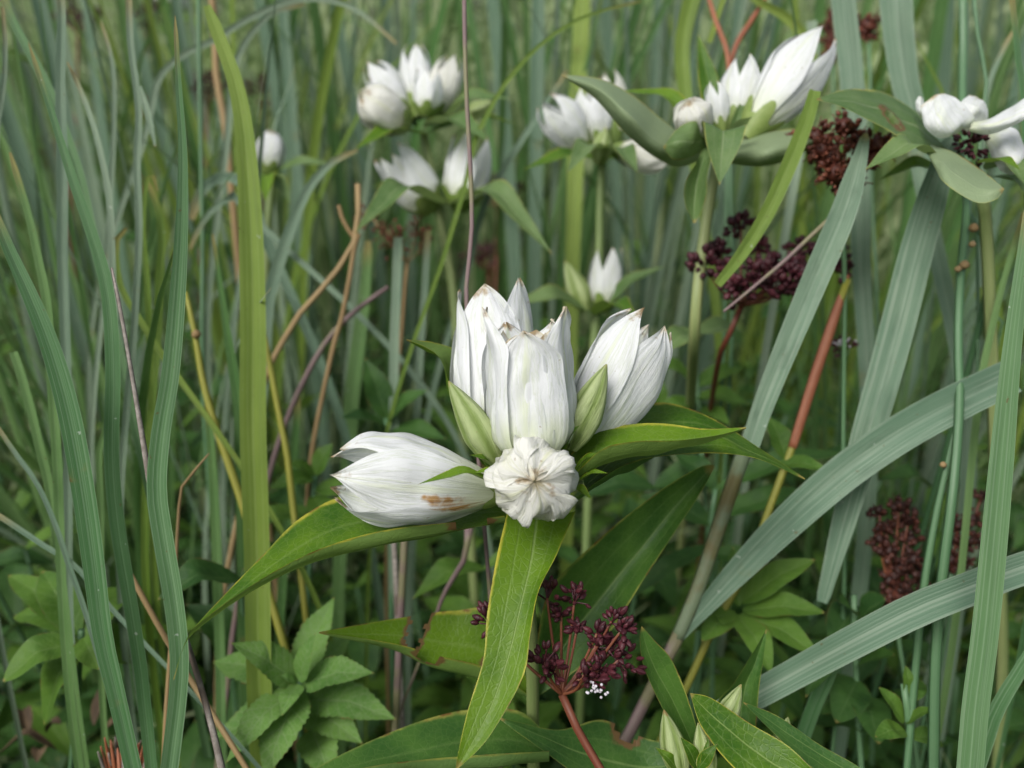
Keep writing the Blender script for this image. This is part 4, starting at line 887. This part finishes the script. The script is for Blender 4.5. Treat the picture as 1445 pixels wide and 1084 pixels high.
herb('low herb with broad oval dull leaves in the shady corner', None, [(115, 890, c), (112, 940, c + .01), (108, 1000, c + .02)],
     [(112, 905, c, 4, 962, c - .015, 56), (118, 915, c, 62, 1022, c + .005, 60), (112, 895, c + .01, 60, 806, c + .02, 50), (105, 890, c + .02, 12, 812, c + .03, 40), (118, 900, c, 140, 945, c - .01, 40), (120, 900, c + .01, 190, 830, c + .03, 60), (118, 905, c + .02, 200, 930, c + .03, 60), (110, 890, c + .02, 20, 870, c + .03, 40)],
     c, M_HERB, q=.75, droop=.2)
c = .40
herb('pale blurred herb with pointed leaves behind the side-lying white flower', None, [(445, 670, c), (440, 740, c), (436, 820, c)],
     [(445, 670, c, 405, 655, c - .01, 30), (445, 670, c, 470, 625, c, 34), (445, 675, c, 380, 690, c - .01, 36), (445, 690, c, 510, 700, c, 40), (440, 720, c, 335, 752, c - .01, 36), (440, 700, c, 480, 760, c - .02, 40)], c, M_HERB)
c = .42
herb('green herb with slender leaves in the gap behind the tallest petals', None, [(545, 590, c), (548, 650, c), (550, 740, c)],
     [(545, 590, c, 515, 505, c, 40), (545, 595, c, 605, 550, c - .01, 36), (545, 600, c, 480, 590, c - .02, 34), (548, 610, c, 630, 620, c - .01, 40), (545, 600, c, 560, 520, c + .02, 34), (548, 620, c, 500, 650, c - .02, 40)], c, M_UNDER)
c = .38
herb('small clover-like herb with rounded leaves by the double reed stem', None, [(1275, 965, c - .07), (1282, 1020, c - .07), (1285, 1090, c - .06)],
     [(1275, 1020, c - .07, 1240, 970, c - .07, 26), (1278, 1020, c - .07, 1316, 1000, c - .08, 20), (1282, 985, c - .07, 1278, 940, c - .07, 20), (1283, 990, c - .07, 1300, 960, c - .06, 26), (1276, 1030, c - .07, 1235, 1040, c - .08, 32), (1283, 1040, c - .07, 1330, 1050, c - .06, 30)], c, M_HERB, q=.7)
herb('broad-leaved herb with heart-shaped blades under the slanting grey blade', None, [(1205, 840, .36), (1206, 900, .36), (1210, 1000, .36)],
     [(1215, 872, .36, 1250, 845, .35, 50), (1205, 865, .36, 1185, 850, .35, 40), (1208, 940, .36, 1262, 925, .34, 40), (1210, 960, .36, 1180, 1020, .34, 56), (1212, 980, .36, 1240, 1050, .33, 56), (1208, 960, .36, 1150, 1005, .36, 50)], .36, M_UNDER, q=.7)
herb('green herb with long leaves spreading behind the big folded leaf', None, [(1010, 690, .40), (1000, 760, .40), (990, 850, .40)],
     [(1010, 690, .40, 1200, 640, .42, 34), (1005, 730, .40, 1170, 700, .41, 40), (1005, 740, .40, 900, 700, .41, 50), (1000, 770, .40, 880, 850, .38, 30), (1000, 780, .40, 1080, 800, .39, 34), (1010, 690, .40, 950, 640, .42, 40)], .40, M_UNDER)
herb('leafy herb below the wine-red umbel and thick olive stem', None, [(980, 490, .44), (985, 560, .44), (990, 640, .44)],
     [(980, 540, .44, 920, 510, .43, 40), (982, 545, .44, 1050, 520, .45, 34), (982, 560, .44, 1055, 570, .43, 36), (980, 565, .44, 930, 590, .43, 34), (983, 580, .44, 1030, 600, .42, 34), (930, 580, .45, 930, 530, .45, 24)], .44, M_HERB)
o = obj('round_leaf', Geo().grid(leaf(P(1384, 428, .40), P(1384, 405, .40), mm(20, .40), hint=-FWD, droop=.05, fold=4, peak=.5, q=.5)), M_YELL)
rl = Thing('leafy_herb', 'stalk with a single round yellow leaf between the reeds', 'herb', ground(P(1390, 560, .41)))
rl.part('stem', Geo().grid(tube([rl.base, P(1390, 560, .41), P(1384, 426, .401)], .0007)), M_GSTEM); o.parent = rl.o; o.name = 'leaf'
o.data.transform(Matrix.Translation(Vector(-rl.base)))

# ------------------------------------------------------------------ grass tufts and herbs filling the meadow
def free_blade(root, h, lean, az, w, n=9, m=3, curve=2.0, spinaz=None):
    t = np.linspace(0, 1, n)[:, None]
    d = np.array([math.cos(az), math.sin(az), 0]); up = np.array([0, 0, 1.0])
    ln = lean * t ** curve
    c = np.asarray(root) + d * ln * h + up * h * (t - .45 * lean * t ** (curve + 1))
    ww = (w * np.interp(t[:, 0], [0, .25, .6, .88, 1], [.6, 1, .9, .45, .04]))[:, None, None]
    a = spinaz if spinaz is not None else rng.uniform(0, 6.28)
    side = np.array([math.cos(a), math.sin(a), 0]); T = unit(np.gradient(c, axis=0))
    sd = unit(side - T * (T @ side)[:, None]); N = np.cross(sd, T)
    tw = (rng.uniform(-1, 1) * t + rng.uniform(-.3, .3) * t ** 2)
    sd, N = sd * np.cos(tw) + N * np.sin(tw), N * np.cos(tw) - sd * np.sin(tw)
    s = np.linspace(-1, 1, m)[None, :, None]
    return c[:, None] + sd[:, None] * s * ww / 2 + N[:, None] * np.abs(s) * ww * .14

def make_tuft(mat, k, h, w, lab, group):
    th = Thing('grass_tuft', lab, 'grass', (0, 0, 0), group)
    for i in range(k):
        rt = np.array([rng.normal() * .018, rng.normal() * .018, 0])
        th.part('blade', Geo().grid(free_blade(rt, h * rng.uniform(.6, 1.1), rng.uniform(.03, .42), rng.uniform(0, 6.28), w * rng.uniform(.5, 1.2), 14, 5, rng.uniform(1.6, 2.8))), mat)
    return th.o
def copy_tree(o, parent=None):
    c = o.copy(); S.collection.objects.link(c); c.parent = parent
    for ch in [x for x in S.objects if x.parent == o] if False else list(o.children): copy_tree(ch, c)
    return c
TL = [('loose tuft of grey-green meadow grass behind the gentians', 'grey-green grass tufts behind the gentians', M_GLAU), ('loose tuft of mid-green meadow grass behind the gentians', 'mid-green grass tufts behind the gentians', M_GRASS),
      ('loose tuft of yellow-green meadow grass behind the gentians', 'yellow-green grass tufts behind the gentians', M_YELL)]
protos = [make_tuft(TL[i % 3][2], 12, [.78, .70, .74][i % 3], [.0085, .0065, .0075][i % 3], TL[i % 3][0], TL[i % 3][1]) for i in range(6)]
used = set()
def put_tuft(k, x, y, s):
    o = protos[k] if k not in used else copy_tree(protos[k]); used.add(k)
    o.location = (x, y, 0); o.rotation_euler = (0, 0, rng.uniform(0, 6.28)); o.scale = (s, s, s * rng.uniform(.95, 1.3))
for i in range(40):
    y = rng.uniform(.66, 1.35); x = rng.uniform(-1, 1) * (y * .72 + .05)
    put_tuft([0, 1, 3, 2, 5, 4, 0, 4, 1][i % 9], x, y, rng.uniform(.85, 1.15))
for i in range(9):
    y = rng.uniform(.42, .62); x = -rng.uniform(.18, .52) * (y / .5)
    put_tuft([1, 0, 4, 3][i % 4], x, y, rng.uniform(.75, .95))
for i in range(7):
    y = rng.uniform(.46, .64); x = rng.uniform(.2, .5) * (y / .5)
    put_tuft([1, 4, 2, 0][i % 4], x, y, rng.uniform(.7, .9))

def make_upright(mat, lab, group):
    th = Thing('grass_tuft', lab, 'grass', (0, 0, 0), group)
    for i in range(4):
        th.part('blade', Geo().grid(free_blade((rng.normal() * .03, rng.normal() * .02, 0), rng.uniform(.8, 1.05), rng.uniform(.02, .2), rng.uniform(0, 6.28), rng.uniform(.007, .014), 16, 5, 2.2, rng.uniform(-.6, .6))), mat)
    return th.o
UP = [make_upright(m_, 'few broad %s grass leaves standing upright behind the gentians' % c_, 'upright %s grass behind the gentians' % c_) for m_, c_ in ((M_GLAU, 'grey-green'), (M_GRASS, 'mid-green'), (M_YELL, 'yellow-green'))]
for i in range(18):
    k = i if i < 3 else i % 2
    o = UP[k] if i < 3 else copy_tree(UP[k]); y = rng.uniform(.62, 1.05)
    o.location = (-.62 * y + 1.24 * y * ((i * 7) % 18 + rng.random()) / 18, y, 0); o.rotation_euler = (0, 0, rng.uniform(-.5, .5))

def make_herb(mat, h, lab, group, opp):
    th = Thing('leafy_herb', lab, 'herb', (0, 0, 0), group)
    top = np.array([rng.normal() * .02, rng.normal() * .02, h])
    th.part('stem', Geo().grid(tube([np.zeros(3), top * [.4, .4, .5], top], [.0018, .0015, .001], 14, 6)), M_GSTEM)
    a0 = rng.uniform(0, 6)
    for i in range(opp):
        z = .25 + .75 * i / (opp - 1); b = top * [z, z, z]; a0 += 1.57 + rng.uniform(-.3, .3)
        for k in (0, 1):
            a = a0 + k * math.pi + rng.uniform(-.3, .3); L = .052 * (1.15 - .55 * z) * rng.uniform(.8, 1.2)
            t = b + np.array([math.cos(a) * L, math.sin(a) * L, L * rng.uniform(-.1, .45)])
            th.part('leaf', Geo().grid(leaf(b, t, L * rng.uniform(.34, .5), n=12, m=5, droop=.15, fold=14)), mat)
    return th.o
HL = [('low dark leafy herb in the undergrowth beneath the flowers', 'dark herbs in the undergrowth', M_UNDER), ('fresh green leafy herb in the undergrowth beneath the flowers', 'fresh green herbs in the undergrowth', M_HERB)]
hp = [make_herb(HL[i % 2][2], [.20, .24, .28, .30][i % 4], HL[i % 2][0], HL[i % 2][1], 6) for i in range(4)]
hu = set()
HH = [.20, .24, .28, .30]
def put_herb(k, x, y, s, h=None):
    o = hp[k] if k not in hu else copy_tree(hp[k]); hu.add(k)
    o.location = (x, y, 0); o.rotation_euler = (rng.normal() * .1, rng.normal() * .1, rng.uniform(0, 6.28)); o.scale = (s, s, h / HH[k] if h else s)
for i in range(90):                                   # tall enough to close the view below the flowers
    d = rng.uniform(.40, .72); p = P(rng.uniform(-60, 1500), 560 + 430 * rng.random() ** .8, d)
    q = W0 / 2 + p[0] / d * FPX
    if (abs(p[0]) < .02 and d < .45) or (270 < q < 590 and d < .50): continue
    put_herb([0, 2, 1, 0, 3, 2, 1][i % 7], p[0], p[1], rng.uniform(.9, 1.35), p[2])
for i in range(40):
    y = rng.uniform(.44, .95) ; x = rng.uniform(-1, 1) * (y * .66 + .08)
    put_herb([0, 2, 1, 0, 3, 2, 1][i % 7], x, y, rng.uniform(.95, 1.5))

# uncountable masses
g = Geo()
N1 = 2300
for i in range(N1):
    y = 1.1 + 3.4 * rng.random() ** 1.2; x = rng.uniform(-1, 1) * (y * .72 + .1)
    h = rng.uniform(.65, 1.05) + max(0, y - 2.6) * .16
    g.grid(free_blade((x, y, -.01), h, rng.uniform(.05, .7), rng.uniform(0, 6.28), rng.uniform(.006, .02), 9, 3, rng.uniform(1.5, 3)))
for i in range(1500):                                  # short grass in the understorey
    y = rng.uniform(.48, 1.2); x = rng.uniform(-1, 1) * (y * .72 + .1)
    g.grid(free_blade((x, y, -.01), rng.uniform(.15, .42), rng.uniform(.1, .7), rng.uniform(0, 6.28), rng.uniform(.002, .006), 7, 3, rng.uniform(1.3, 2.5)))
for i in range(3600):                                  # unseen meadow beside and behind the camera, added and raised to cut side light
    y = rng.uniform(-.9, 1.0); x = rng.uniform(-1.6, 1.6)
    if abs(x) < max(0, y) * .68 + .32 and y > -.36: continue
    g.grid(free_blade((x, y, -.01), rng.uniform(.45, .8) + (.25 if y < -.4 else 0), rng.uniform(.02, .3), rng.uniform(0, 6.28), rng.uniform(.006, .016), 7, 3, 2))
tag(obj('grass', g, M_FAR), 'tall mixed meadow grass filling the field beyond the flowers, plus unseen grass added to cut side light', 'grass', kind='stuff')
g = Geo()
for i in range(6000):
    y = rng.uniform(.1, 1.5); x = rng.uniform(-1, 1) * (y * .72 + .12); z = rng.uniform(.0, .22) * (1 if y < .6 else 1.35)
    L = rng.uniform(.018, .05); a = rng.uniform(0, 6.28); b = np.array([x, y, z])
    t = b + np.array([math.cos(a) * L, math.sin(a) * L, L * rng.uniform(-.3, .5)])
    g.grid(leaf(b, t, L * rng.uniform(.3, .6), n=7, m=3, droop=.15, fold=14, wave=0))
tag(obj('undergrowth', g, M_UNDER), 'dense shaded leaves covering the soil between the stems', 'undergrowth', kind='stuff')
g = Geo()
for i in range(900):
    y = rng.uniform(.3, 1.3); x = rng.uniform(-1, 1) * (y * .72 + .08); b = np.array([x, y, rng.uniform(.0, .04)])
    a = rng.uniform(0, 6.28); L = rng.uniform(.02, .09); t = b + np.array([math.cos(a) * L, math.sin(a) * L, rng.uniform(-.01, .03)])
    g.grid(leaf(b, t, rng.uniform(.003, .012), n=6, m=3, droop=.1, wave=0))
tag(obj('plant_litter', g, M_LITTER), 'brown dead leaf and straw litter on the soil', 'litter', kind='stuff')
